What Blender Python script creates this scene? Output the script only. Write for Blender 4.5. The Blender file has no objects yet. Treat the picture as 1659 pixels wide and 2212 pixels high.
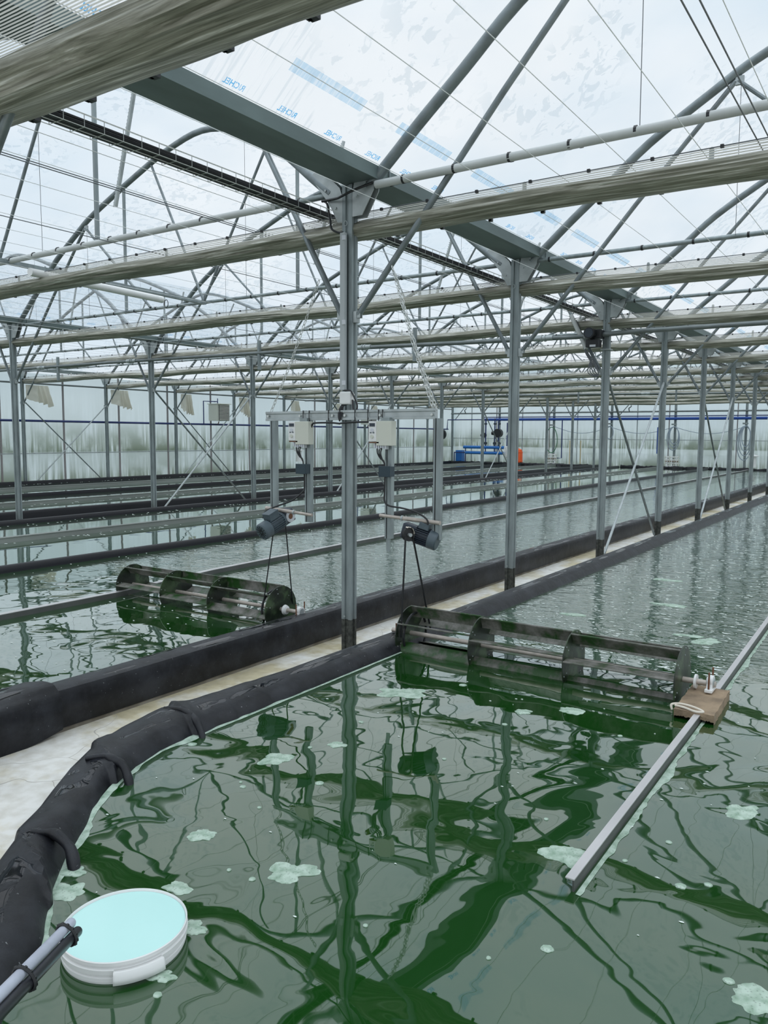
import bpy, bmesh, math, random
from mathutils import Vector, Matrix, noise
random.seed(7)
PI=math.pi
S=bpy.context.scene
COL=S.collection
BAY=7.93; D=2.5; NK=12
WZ=0.30      # water level
FZ=0.15      # concrete level
YN=-5.0; YF=30.0
# ------------------------------------------------------------------ materials
def newmat(name):
    m=bpy.data.materials.new(name); m.use_nodes=True
    nt=m.node_tree; nt.nodes.clear()
    return m,nt,nt.nodes,nt.links
def pbr(name,col,rough=.5,metal=0,spec=.5,vary=0,vscale=8,stretch=(1,1,1),col2=None,bump=0,bscale=30,alpha=None,coat=0):
    m,nt,N,L=newmat(name)
    out=N.new('ShaderNodeOutputMaterial'); p=N.new('ShaderNodeBsdfPrincipled'); L.new(p.outputs[0],out.inputs[0])
    p.inputs['Base Color'].default_value=(*col,1); p.inputs['Roughness'].default_value=rough
    p.inputs['Metallic'].default_value=metal; p.inputs['Specular IOR Level'].default_value=spec
    p.inputs['Coat Weight'].default_value=coat
    if vary or col2:
        tc=N.new('ShaderNodeTexCoord'); mp=N.new('ShaderNodeMapping'); mp.inputs['Scale'].default_value=stretch
        L.new(tc.outputs['Object'],mp.inputs[0])
        nz=N.new('ShaderNodeTexNoise'); nz.inputs['Scale'].default_value=vscale; nz.inputs['Detail'].default_value=5
        L.new(mp.outputs[0],nz.inputs[0])
        rp=N.new('ShaderNodeValToRGB'); c2=col2 or tuple(c*(1-vary) for c in col)
        rp.color_ramp.elements[0].position=.38; rp.color_ramp.elements[0].color=(*c2,1)
        rp.color_ramp.elements[1].position=.62; rp.color_ramp.elements[1].color=(*col,1)
        L.new(nz.outputs[0],rp.inputs[0]); L.new(rp.outputs[0],p.inputs['Base Color'])
    if bump:
        tc=N.new('ShaderNodeTexCoord'); nz=N.new('ShaderNodeTexNoise'); nz.inputs['Scale'].default_value=bscale; nz.inputs['Detail'].default_value=4
        L.new(tc.outputs['Object'],nz.inputs[0])
        b=N.new('ShaderNodeBump'); b.inputs['Strength'].default_value=bump; b.inputs['Distance'].default_value=.01
        L.new(nz.outputs[0],b.inputs['Height']); L.new(b.outputs[0],p.inputs['Normal'])
    return m
M={}
M['steel']=pbr('galvanised_steel',(.30,.345,.35),.42,.55,vary=.25,vscale=14,stretch=(1,1,.3))
M['steel_tube']=pbr('galvanised_tube',(.24,.275,.285),.4,.55,vary=.3,vscale=9)
M['steel_light']=pbr('bright_steel',(.45,.49,.49),.38,.5,vary=.2,vscale=10)
M['gutter']=pbr('gutter_steel',(.17,.22,.215),.45,.35,vary=.25,vscale=5,stretch=(1,.3,1))
M['tray']=pbr('zinc_wire',(.6,.62,.6),.35,.6)
M['wire_w']=pbr('white_line',(.8,.82,.82),.5)
M['wire_d']=pbr('dark_cable',(.12,.13,.14),.5)
M['black']=pbr('black_plastic',(.012,.013,.015),.4)
def mk_liner():
    m,nt,N,L=newmat('black_pond_liner'); out=N.new('ShaderNodeOutputMaterial'); p=N.new('ShaderNodeBsdfPrincipled'); L.new(p.outputs[0],out.inputs[0])
    tc=N.new('ShaderNodeTexCoord')
    def nz(s,d,r=.5):
        n=N.new('ShaderNodeTexNoise'); n.inputs['Scale'].default_value=s; n.inputs['Detail'].default_value=d; n.inputs['Roughness'].default_value=r; L.new(tc.outputs['Object'],n.inputs[0]); return n
    def mr(n,a,b,c,d):
        r=N.new('ShaderNodeMapRange'); r.inputs[1].default_value=a; r.inputs[2].default_value=b; r.inputs[3].default_value=c; r.inputs[4].default_value=d; L.new(n.outputs[0],r.inputs[0]); return r
    c=N.new('ShaderNodeMixRGB'); p.inputs['Specular IOR Level'].default_value=.34; c.inputs[1].default_value=(.005,.0055,.0075,1); c.inputs[2].default_value=(.022,.024,.030,1)
    L.new(mr(nz(6,7,.65),.42,.68,0,1).outputs[0],c.inputs[0])
    # dried pale specks and lime marks
    sp=mr(nz(70,2),.73,.77,0,.8); m2=N.new('ShaderNodeMixRGB'); m2.inputs[2].default_value=(.25,.26,.27,1); L.new(sp.outputs[0],m2.inputs[0]); L.new(c.outputs[0],m2.inputs[1])
    L.new(m2.outputs[0],p.inputs['Base Color'])
    # wet puddle film lowers the roughness
    mp=N.new('ShaderNodeMapping'); mp.inputs['Scale'].default_value=(9,2.2,0); L.new(tc.outputs['Object'],mp.inputs[0])
    w=N.new('ShaderNodeTexNoise'); w.inputs['Scale'].default_value=1.3; w.inputs['Detail'].default_value=3; L.new(mp.outputs[0],w.inputs[0])
    ge=N.new('ShaderNodeNewGeometry'); gz=N.new('ShaderNodeSeparateXYZ'); L.new(ge.outputs['Normal'],gz.inputs[0]); up=N.new('ShaderNodeMapRange'); up.inputs[1].default_value=.95; up.inputs[2].default_value=.985; L.new(gz.outputs[2],up.inputs[0])
    wm=N.new('ShaderNodeMath'); wm.operation='MULTIPLY'; L.new(w.outputs[0],wm.inputs[0]); L.new(up.outputs[0],wm.inputs[1])
    pw=mr(wm,.52,.54,.42,.04); L.new(pw.outputs[0],p.inputs['Roughness'])
    b=N.new('ShaderNodeBump'); b.inputs['Strength'].default_value=.45; b.inputs['Distance'].default_value=.008
    bm_=N.new('ShaderNodeMath'); bm_.operation='MULTIPLY'; n9=nz(13,6,.6); dry=mr(wm,.51,.54,1,0); L.new(n9.outputs[0],bm_.inputs[0]); L.new(dry.outputs[0],bm_.inputs[1])
    L.new(bm_.outputs[0],b.inputs['Height']); L.new(b.outputs[0],p.inputs['Normal'])
    return m
M['liner']=mk_liner()
M['liner_smooth']=pbr('black_pond_liner_far',(.006,.0065,.009),.4,spec=.25)
M['footwrap']=pbr('dark_foot_wrap',(.02,.022,.02),.6,col2=(.06,.065,.055),vscale=40,bump=.6,bscale=50)
M['steelrail']=pbr('rail_metal',(.62,.60,.60),.35,.35,vary=.12,vscale=3)
M['raildark']=pbr('rail_side',(.10,.105,.10),.5,.2,vary=.3,vscale=3)
M['railgrey']=pbr('grey_rail',(.25,.27,.25),.5,.1,vary=.2,vscale=2,stretch=(1,.2,1))
M['wood']=pbr('worn_wood',(.33,.24,.155),.8,col2=(.20,.145,.095),vscale=9,bump=.5,bscale=60)
M['woodbase']=pbr('damp_board',(.30,.28,.24),.85,col2=(.16,.14,.11),vscale=6)
M['white']=pbr('white_plastic',(.80,.80,.79),.4,vary=.06,vscale=6)
M['cream']=pbr('cream_plastic',(.62,.63,.55),.45)
M['lightgrey']=pbr('light_grey_plastic',(.60,.62,.66),.45)
M['darkteal']=pbr('dark_teal_plastic',(.018,.04,.055),.45)
M['motor']=pbr('blue_grey_paint',(.085,.115,.135),.45,vary=.15,vscale=20)
M['motor_d']=pbr('dark_blue_grey_paint',(.03,.042,.06),.45)
M['rod']=pbr('brushed_tube',(.52,.46,.41),.4,.4,vary=.2,vscale=20)
M['rust']=pbr('rusty_brown',(.16,.07,.035),.7)
M['red']=pbr('red_label',(.6,.04,.03),.5)
M['rope']=pbr('cream_rope',(.70,.64,.55),.8)
M['duct']=pbr('grey_cable_duct',(.42,.45,.46),.5)
M['pvc']=pbr('pale_pvc_conduit',(.55,.57,.56),.45,vary=.15,vscale=3)
M['blue']=pbr('blue_pipe',(.010,.06,.30),.4)
M['blue_l']=pbr('bright_blue_paint',(.02,.16,.50),.4)
M['navy']=pbr('navy_pipe',(.02,.035,.14),.4)
M['orange']=pbr('orange_tank',(.9,.12,.02),.45)
M['green_hose']=pbr('green_hose',(.04,.17,.08),.5)
M['grey_hose']=pbr('grey_hose',(.30,.36,.42),.5)
M['heater']=pbr('heater_casing',(.50,.52,.46),.5)
M['louvre']=pbr('louvre_metal',(.55,.55,.50),.5)
M['pole_grey']=pbr('pale_grey_pole',(.50,.53,.62),.4,vary=.15,vscale=20)
M['pole_black']=pbr('black_pole',(.015,.016,.02),.35)
M['aqua']=pbr('pale_aqua_fill',(.50,.80,.76),.12,spec=.6)
M['shaft']=pbr('drive_shaft_steel',(.20,.225,.225),.4,.5,vary=.2,vscale=5)
M['mullion']=pbr('brown_mullion',(.26,.24,.24),.6)
M['board_pale']=pbr('pale_wood_stake',(.55,.46,.28),.8)
# algae covered steel for the paddles
def algae(name,a,b,c):
    m,nt,N,L=newmat(name)
    out=N.new('ShaderNodeOutputMaterial'); p=N.new('ShaderNodeBsdfPrincipled'); L.new(p.outputs[0],out.inputs[0])
    tc=N.new('ShaderNodeTexCoord'); nz=N.new('ShaderNodeTexNoise'); nz.inputs['Scale'].default_value=7; nz.inputs['Detail'].default_value=7; nz.inputs['Roughness'].default_value=.65
    L.new(tc.outputs['Object'],nz.inputs[0])
    r=N.new('ShaderNodeValToRGB'); e=r.color_ramp.elements; e[0].position=.36; e[0].color=(*a,1); e[1].position=.6; e[1].color=(*c,1)
    x=e.new(.5); x.color=(*b,1)
    L.new(nz.outputs[0],r.inputs[0]); L.new(r.outputs[0],p.inputs['Base Color']); p.inputs['Roughness'].default_value=.38
    return m
M['blade']=algae('algae_stained_blade',(.21,.20,.185),(.09,.095,.075),(.015,.06,.010))
M['disc']=algae('algae_disc',(.005,.009,.005),(.018,.03,.015),(.06,.10,.045))
M['concrete']=None
def mk_concrete():
    m,nt,N,L=newmat('pale_concrete')
    out=N.new('ShaderNodeOutputMaterial'); p=N.new('ShaderNodeBsdfPrincipled'); L.new(p.outputs[0],out.inputs[0])
    tc=N.new('ShaderNodeTexCoord')
    n1=N.new('ShaderNodeTexNoise'); n1.inputs['Scale'].default_value=1.6; n1.inputs['Detail'].default_value=8; n1.inputs['Roughness'].default_value=.62
    n2=N.new('ShaderNodeTexNoise'); n2.inputs['Scale'].default_value=14; n2.inputs['Detail'].default_value=6
    L.new(tc.outputs['Object'],n1.inputs[0]); L.new(tc.outputs['Object'],n2.inputs[0])
    r=N.new('ShaderNodeValToRGB'); e=r.color_ramp.elements
    e[0].position=.41; e[0].color=(.60,.53,.36,1); e[1].position=.55; e[1].color=(.80,.785,.745,1)
    L.new(n1.outputs[0],r.inputs[0])
    r2=N.new('ShaderNodeValToRGB'); r2.color_ramp.elements[0].position=.3; r2.color_ramp.elements[0].color=(.8,.78,.74,1); r2.color_ramp.elements[1].position=.6; r2.color_ramp.elements[1].color=(1,1,1,1)
    L.new(n2.outputs[0],r2.inputs[0])
    mx=N.new('ShaderNodeMixRGB'); mx.blend_type='MULTIPLY'; mx.inputs[0].default_value=1
    L.new(r.outputs[0],mx.inputs[1]); L.new(r2.outputs[0],mx.inputs[2])
    # thin cracks
    v=N.new('ShaderNodeTexVoronoi'); v.feature='DISTANCE_TO_EDGE'; v.inputs['Scale'].default_value=1.1
    nw=N.new('ShaderNodeTexNoise'); nw.inputs['Scale'].default_value=3
    L.new(tc.outputs['Object'],nw.inputs[0])
    ad=N.new('ShaderNodeMixRGB'); ad.blend_type='ADD'; ad.inputs[0].default_value=.25
    L.new(tc.outputs['Object'],ad.inputs[1]); L.new(nw.outputs['Color'],ad.inputs[2]); L.new(ad.outputs[0],v.inputs[0])
    lt=N.new('ShaderNodeMath'); lt.operation='LESS_THAN'; lt.inputs[1].default_value=.0014; L.new(v.outputs['Distance'],lt.inputs[0])
    m2=N.new('ShaderNodeMixRGB'); m2.inputs[2].default_value=(.45,.42,.37,1)
    L.new(lt.outputs[0],m2.inputs[0]); L.new(mx.outputs[0],m2.inputs[1]); L.new(m2.outputs[0],p.inputs['Base Color'])
    p.inputs['Roughness'].default_value=.75
    return m
M['concrete']=mk_concrete()
def mk_film():
    m,nt,N,L=newmat('greenhouse_film')
    out=N.new('ShaderNodeOutputMaterial')
    tr=N.new('ShaderNodeBsdfTransparent'); tl=N.new('ShaderNodeBsdfTranslucent'); mx=N.new('ShaderNodeMixShader')
    tl.inputs[0].default_value=(.93,.95,.96,1)
    tc=N.new('ShaderNodeTexCoord')
    # condensation blotches
    n1=N.new('ShaderNodeTexNoise'); n1.inputs['Scale'].default_value=.8; n1.inputs['Detail'].default_value=2
    n2=N.new('ShaderNodeTexNoise'); n2.inputs['Scale'].default_value=11; n2.inputs['Detail'].default_value=3; n2.inputs['Distortion'].default_value=.6
    mp2=N.new('ShaderNodeMapping'); mp2.inputs['Scale'].default_value=(1.1,.9,1.1)
    L.new(tc.outputs['Object'],n1.inputs[0]); L.new(tc.outputs['Object'],mp2.inputs[0]); L.new(mp2.outputs[0],n2.inputs[0])
    r1=N.new('ShaderNodeMapRange'); r1.inputs[1].default_value=.46; r1.inputs[2].default_value=.56; L.new(n1.outputs[0],r1.inputs[0])
    r2=N.new('ShaderNodeMapRange'); r2.inputs[1].default_value=.53; r2.inputs[2].default_value=.58; L.new(n2.outputs[0],r2.inputs[0])
    mu=N.new('ShaderNodeMath'); mu.operation='MULTIPLY'; L.new(r1.outputs[0],mu.inputs[0]); L.new(r2.outputs[0],mu.inputs[1])
    # large soft mottling
    n3=N.new('ShaderNodeTexNoise'); n3.inputs['Scale'].default_value=1.3; n3.inputs['Detail'].default_value=6; L.new(tc.outputs['Object'],n3.inputs[0])
    r3=N.new('ShaderNodeMapRange'); r3.inputs[1].default_value=.35; r3.inputs[2].default_value=.7; r3.inputs[3].default_value=0; r3.inputs[4].default_value=.35; L.new(n3.outputs[0],r3.inputs[0])
    # run-down drip streaks near the gutter
    mp=N.new('ShaderNodeMapping'); mp.inputs['Scale'].default_value=(2.5,45,2.5); L.new(tc.outputs['Object'],mp.inputs[0])
    n4=N.new('ShaderNodeTexNoise'); n4.inputs['Scale'].default_value=1; n4.inputs['Detail'].default_value=3; L.new(mp.outputs[0],n4.inputs[0])
    r4=N.new('ShaderNodeMapRange'); r4.inputs[1].default_value=.48; r4.inputs[2].default_value=.64; L.new(n4.outputs[0],r4.inputs[0])
    sp=N.new('ShaderNodeSeparateXYZ'); L.new(tc.outputs['Object'],sp.inputs[0])
    rx=N.new('ShaderNodeMapRange'); rx.inputs[1].default_value=.82; rx.inputs[2].default_value=.80; L.new(sp.outputs[0],rx.inputs[0])
    ry=N.new('ShaderNodeMapRange'); ry.inputs[1].default_value=-.40; ry.inputs[2].default_value=-.44; sxy=N.new('ShaderNodeMath'); sxy.operation='MULTIPLY_ADD'; sxy.inputs[1].default_value=1.05; L.new(sp.outputs[0],sxy.inputs[0]); L.new(sp.outputs[1],sxy.inputs[2]); L.new(sxy.outputs[0],ry.inputs[0])
    a=N.new('ShaderNodeMath'); a.operation='MULTIPLY'; L.new(rx.outputs[0],a.inputs[0]); L.new(ry.outputs[0],a.inputs[1])
    b=N.new('ShaderNodeMath'); b.operation='MULTIPLY'; L.new(a.outputs[0],b.inputs[0]); L.new(r4.outputs[0],b.inputs[1])
    col=N.new('ShaderNodeMixRGB'); col.inputs[1].default_value=(.955,.965,.975,1); col.inputs[2].default_value=(.79,.835,.865,1)
    sm=N.new('ShaderNodeMath'); sm.operation='MAXIMUM'; L.new(mu.outputs[0],sm.inputs[0]); L.new(r3.outputs[0],sm.inputs[1])
    s2=N.new('ShaderNodeMath'); s2.operation='MAXIMUM'; L.new(sm.outputs[0],s2.inputs[0]); L.new(b.outputs[0],s2.inputs[1])
    L.new(s2.outputs[0],col.inputs[0]); L.new(col.outputs[0],tr.inputs[0])
    # printed blue band along the gutter edge, broken up
    L.new(tr.outputs[0],mx.inputs[1]); L.new(tl.outputs[0],mx.inputs[2]); mx.inputs[0].default_value=.10
    L.new(mx.outputs[0],out.inputs[0])
    return m
M['film']=mk_film()
def mk_print(name,c,alpha):
    m,nt,N,L=newmat(name); out=N.new('ShaderNodeOutputMaterial')
    tr=N.new('ShaderNodeBsdfTransparent'); tr.inputs[0].default_value=(*c,1)
    t2=N.new('ShaderNodeBsdfTransparent'); mx=N.new('ShaderNodeMixShader')
    tc=N.new('ShaderNodeTexCoord'); mp=N.new('ShaderNodeMapping'); mp.inputs['Scale'].default_value=(6,60,6); L.new(tc.outputs['Object'],mp.inputs[0])
    nz=N.new('ShaderNodeTexNoise'); nz.inputs['Scale'].default_value=1; L.new(mp.outputs[0],nz.inputs[0])
    r=N.new('ShaderNodeMapRange'); r.inputs[1].default_value=.35; r.inputs[2].default_value=.55; r.inputs[4].default_value=alpha; r.inputs[3].default_value=alpha*.45
    L.new(nz.outputs[0],r.inputs[0]); L.new(r.outputs[0],mx.inputs[0]); L.new(t2.outputs[0],mx.inputs[1]); L.new(tr.outputs[0],mx.inputs[2]); L.new(mx.outputs[0],out.inputs[0])
    return m
M['print']=mk_print('blue_film_print',(.12,.50,.85),.95)
M['band']=mk_print('pale_blue_film_band',(.55,.75,.90),.8)
def mk_poly(name,sx):
    # ribbed translucent wall sheet with algae and streaks
    m,nt,N,L=newmat(name); out=N.new('ShaderNodeOutputMaterial')
    tl=N.new('ShaderNodeBsdfTranslucent'); tr=N.new('ShaderNodeBsdfTransparent'); df=N.new('ShaderNodeBsdfDiffuse')
    tc=N.new('ShaderNodeTexCoord')
    mp=N.new('ShaderNodeMapping'); mp.inputs['Scale'].default_value=(14,14,.6); L.new(tc.outputs['Object'],mp.inputs[0])
    st=N.new('ShaderNodeTexNoise'); st.inputs['Scale'].default_value=1; st.inputs['Detail'].default_value=7; st.inputs['Roughness'].default_value=.65; L.new(mp.outputs[0],st.inputs[0])
    rs=N.new('ShaderNodeMapRange'); rs.inputs[1].default_value=.40; rs.inputs[2].default_value=.58; L.new(st.outputs[0],rs.inputs[0])
    bl=N.new('ShaderNodeTexNoise'); bl.inputs['Scale'].default_value=1.1; bl.inputs['Detail'].default_value=5; L.new(tc.outputs['Object'],bl.inputs[0])
    rb=N.new('ShaderNodeMapRange'); rb.inputs[1].default_value=.42; rb.inputs[2].default_value=.62; L.new(bl.outputs[0],rb.inputs[0])
    sp=N.new('ShaderNodeSeparateXYZ'); L.new(tc.outputs['Object'],sp.inputs[0])
    # dirt band around z=1.1..1.7 and near foot
    zr=N.new('ShaderNodeValToRGB'); zm=N.new('ShaderNodeMath'); zm.operation='DIVIDE'; zm.inputs[1].default_value=3.2; L.new(sp.outputs[2],zm.inputs[0]); L.new(zm.outputs[0],zr.inputs[0])
    e=zr.color_ramp.elements; e[0].position=.09; e[0].color=(.75,.75,.75,1); e[1].position=.95; e[1].color=(.0,.0,.0,1)
    for pos,v in ((.20,.35),(.33,.25),(.345,.75),(.40,.6),(.52,.3),(.62,.08)):
        x=e.new(pos); x.color=(v,v,v,1)
    mu=N.new('ShaderNodeMath'); mu.operation='MULTIPLY'; L.new(rs.outputs[0],mu.inputs[0]); L.new(zr.outputs[0],mu.inputs[1])
    m2=N.new('ShaderNodeMath'); m2.operation='MULTIPLY'; L.new(rb.outputs[0],m2.inputs[0]); L.new(zr.outputs[0],m2.inputs[1])
    mxx=N.new('ShaderNodeMath'); mxx.operation='MAXIMUM'; L.new(mu.outputs[0],mxx.inputs[0]); L.new(m2.outputs[0],mxx.inputs[1])
    c=N.new('ShaderNodeMixRGB'); c.inputs[1].default_value=(.86,.91,.92,1); c.inputs[2].default_value=(.26,.31,.22,1); L.new(mxx.outputs[0],c.inputs[0])
    L.new(c.outputs[0],tl.inputs[0]); L.new(c.outputs[0],tr.inputs[0]); L.new(c.outputs[0],df.inputs[0])
    a=N.new('ShaderNodeMixShader'); a.inputs[0].default_value=.50; L.new(tl.outputs[0],a.inputs[1]); L.new(tr.outputs[0],a.inputs[2])
    b=N.new('ShaderNodeMixShader'); b.inputs[0].default_value=.12; L.new(a.outputs[0],b.inputs[1]); L.new(df.outputs[0],b.inputs[2])
    L.new(b.outputs[0],out.inputs[0])
    return m
M['poly']=mk_poly('translucent_wall_sheet',1)
def mk_screen(name,transp):
    m,nt,N,L=newmat(name); out=N.new('ShaderNodeOutputMaterial')
    p=N.new('ShaderNodeBsdfPrincipled'); p.inputs['Roughness'].default_value=.5; p.inputs['Metallic'].default_value=.15
    tc=N.new('ShaderNodeTexCoord')
    mp=N.new('ShaderNodeMapping'); mp.inputs['Scale'].default_value=(2.2,60,60); L.new(tc.outputs['Object'],mp.inputs[0])
    nz=N.new('ShaderNodeTexNoise'); nz.inputs['Scale'].default_value=1; nz.inputs['Detail'].default_value=5; nz.inputs['Roughness'].default_value=.6; nz.inputs['Distortion'].default_value=.4; L.new(mp.outputs[0],nz.inputs[0])
    r=N.new('ShaderNodeValToRGB'); e=r.color_ramp.elements; e[0].position=.34; e[0].color=(.12,.12,.085,1); e[1].position=.74; e[1].color=(.86,.85,.80,1)
    x=e.new(.56); x.color=(.34,.335,.275,1)
    L.new(nz.outputs[0],r.inputs[0]); L.new(r.outputs[0],p.inputs['Base Color'])
    bp=N.new('ShaderNodeBump'); bp.inputs['Strength'].default_value=.5; bp.inputs['Distance'].default_value=.01; L.new(nz.outputs[0],bp.inputs['Height']); L.new(bp.outputs[0],p.inputs['Normal'])
    if transp:
        tr=N.new('ShaderNodeBsdfTransparent'); tr.inputs[0].default_value=(.97,.97,.97,1)
        mp2=N.new('ShaderNodeMapping'); mp2.inputs['Scale'].default_value=(.3,1,0); L.new(tc.outputs['Object'],mp2.inputs[0])
        w=N.new('ShaderNodeTexWave'); w.wave_type='BANDS'; w.bands_direction='Y'; w.inputs['Scale'].default_value=42; w.inputs['Distortion'].default_value=.6; L.new(mp2.outputs[0],w.inputs[0])
        g=N.new('ShaderNodeMath'); g.operation='GREATER_THAN'; g.inputs[1].default_value=.45; L.new(w.outputs['Fac'],g.inputs[0])
        tl=N.new('ShaderNodeBsdfTranslucent'); tl.inputs[0].default_value=(.75,.74,.68,1); mt=N.new('ShaderNodeMixShader'); mt.inputs[0].default_value=.55; L.new(p.outputs[0],mt.inputs[1]); L.new(tl.outputs[0],mt.inputs[2])
        mx=N.new('ShaderNodeMixShader'); L.new(g.outputs[0],mx.inputs[0]); L.new(tr.outputs[0],mx.inputs[1]); L.new(mt.outputs[0],mx.inputs[2]); L.new(mx.outputs[0],out.inputs[0])
    else: L.new(p.outputs[0],out.inputs[0])
    return m
M['screen']=mk_screen('aluminised_shade_cloth',False)
M['flap']=mk_screen('striped_shade_cloth_single',True)
def mk_curt():
    m,nt,N,L=newmat('pale_curtain_cloth'); out=N.new('ShaderNodeOutputMaterial'); a=N.new('ShaderNodeBsdfDiffuse'); b=N.new('ShaderNodeBsdfTranslucent'); x=N.new('ShaderNodeMixShader'); x.inputs[0].default_value=.45
    a.inputs[0].default_value=(.74,.71,.62,1); b.inputs[0].default_value=(.74,.71,.62,1); L.new(a.outputs[0],x.inputs[1]); L.new(b.outputs[0],x.inputs[2]); L.new(x.outputs[0],out.inputs[0]); return m
M['curtain']=mk_curt()
def mk_water(name,y0,chop,calm,swell=1.0):
    m,nt,N,L=newmat(name); out=N.new('ShaderNodeOutputMaterial')
    df=N.new('ShaderNodeBsdfDiffuse'); df.inputs[0].default_value=(.0075,.050,.007,1)
    gl=N.new('ShaderNodeBsdfGlossy'); gl.inputs['Roughness'].default_value=.015; gl.inputs[0].default_value=(.97,1,.985,1)
    fr=N.new('ShaderNodeFresnel'); fr.inputs[0].default_value=1.50
    iv=N.new('ShaderNodeMath'); iv.operation='SUBTRACT'; iv.inputs[0].default_value=1; L.new(fr.outputs[0],iv.inputs[1]); sq=N.new('ShaderNodeMath'); sq.operation='POWER'; sq.inputs[1].default_value=2.1; L.new(iv.outputs[0],sq.inputs[0]); pw=N.new('ShaderNodeMath'); pw.operation='SUBTRACT'; pw.inputs[0].default_value=1; L.new(sq.outputs[0],pw.inputs[1])
    mxs=N.new('ShaderNodeMixShader'); L.new(pw.outputs[0],mxs.inputs[0]); L.new(df.outputs[0],mxs.inputs[1]); L.new(gl.outputs[0],mxs.inputs[2]); L.new(mxs.outputs[0],out.inputs[0])
    g=N.new('ShaderNodeNewGeometry'); sp=N.new('ShaderNodeSeparateXYZ'); L.new(g.outputs['Position'],sp.inputs[0])
    ms=N.new('ShaderNodeMapRange'); ms.inputs[1].default_value=y0; ms.inputs[2].default_value=y0+.7; ms.interpolation_type='SMOOTHSTEP'; L.new(sp.outputs[1],ms.inputs[0])
    def nz(scale,sc,det,amp,dist=0):
        mp=N.new('ShaderNodeMapping'); mp.inputs['Scale'].default_value=sc; mp.inputs['Rotation'].default_value=(0,0,.12); L.new(g.outputs['Position'],mp.inputs[0])
        n=N.new('ShaderNodeTexNoise'); n.inputs['Scale'].default_value=scale; n.inputs['Detail'].default_value=det; n.inputs['Distortion'].default_value=dist; L.new(mp.outputs[0],n.inputs[0])
        a=N.new('ShaderNodeMath'); a.operation='MULTIPLY'; a.inputs[1].default_value=amp; L.new(n.outputs[0],a.inputs[0]); return a
    big=nz(1.45,(1,1,1),1.2,.0100*swell,.9)
    mid=nz(5.5,(1,1,1),1.0,.0009*calm,.6)
    cho=nz(8.5,(.75,1.8,1),2.6,chop,.4)
    mm=N.new('ShaderNodeMath'); mm.operation='MULTIPLY'; L.new(cho.outputs[0],mm.inputs[0]); L.new(ms.outputs[0],mm.inputs[1])
    s1=N.new('ShaderNodeMath'); L.new(big.outputs[0],s1.inputs[0]); L.new(mid.outputs[0],s1.inputs[1])
    s2=N.new('ShaderNodeMath'); L.new(s1.outputs[0],s2.inputs[0]); L.new(mm.outputs[0],s2.inputs[1])
    b=N.new('ShaderNodeBump'); b.inputs['Strength'].default_value=1; b.inputs['Distance'].default_value=1; L.new(s2.outputs[0],b.inputs['Height']); L.new(b.outputs[0],gl.inputs['Normal']); L.new(b.outputs[0],fr.inputs['Normal'])
    return m
def mk_foam():
    m,nt,N,L=newmat('green_white_foam'); out=N.new('ShaderNodeOutputMaterial'); p=N.new('ShaderNodeBsdfPrincipled'); L.new(p.outputs[0],out.inputs[0])
    tc=N.new('ShaderNodeTexCoord'); v=N.new('ShaderNodeTexVoronoi'); v.inputs['Scale'].default_value=95; L.new(tc.outputs['Object'],v.inputs[0])
    nz=N.new('ShaderNodeTexNoise'); nz.inputs['Scale'].default_value=28; nz.inputs['Detail'].default_value=4; L.new(tc.outputs['Object'],nz.inputs[0])
    r=N.new('ShaderNodeValToRGB'); e=r.color_ramp.elements; e[0].position=.25; e[0].color=(.17,.28,.19,1); e[1].position=.6; e[1].color=(.46,.57,.48,1)
    L.new(nz.outputs[0],r.inputs[0])
    r2=N.new('ShaderNodeMapRange'); r2.inputs[1].default_value=.1; r2.inputs[2].default_value=.3; r2.inputs[3].default_value=.65; r2.inputs[4].default_value=1; L.new(v.outputs['Distance'],r2.inputs[0])
    mx=N.new('ShaderNodeMixRGB'); mx.blend_type='MULTIPLY'; mx.inputs[0].default_value=1; L.new(r.outputs[0],mx.inputs[1]); L.new(r2.outputs[0],mx.inputs[2]); L.new(mx.outputs[0],p.inputs['Base Color'])
    p.inputs['Roughness'].default_value=.6
    return m
M['foam']=mk_foam(); M['fleck']=pbr('white_foam_fleck',(.72,.78,.74),.6)
M['grass']=pbr('outside_gravel',(.34,.35,.34),.9,vary=.2,vscale=.6)
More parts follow.
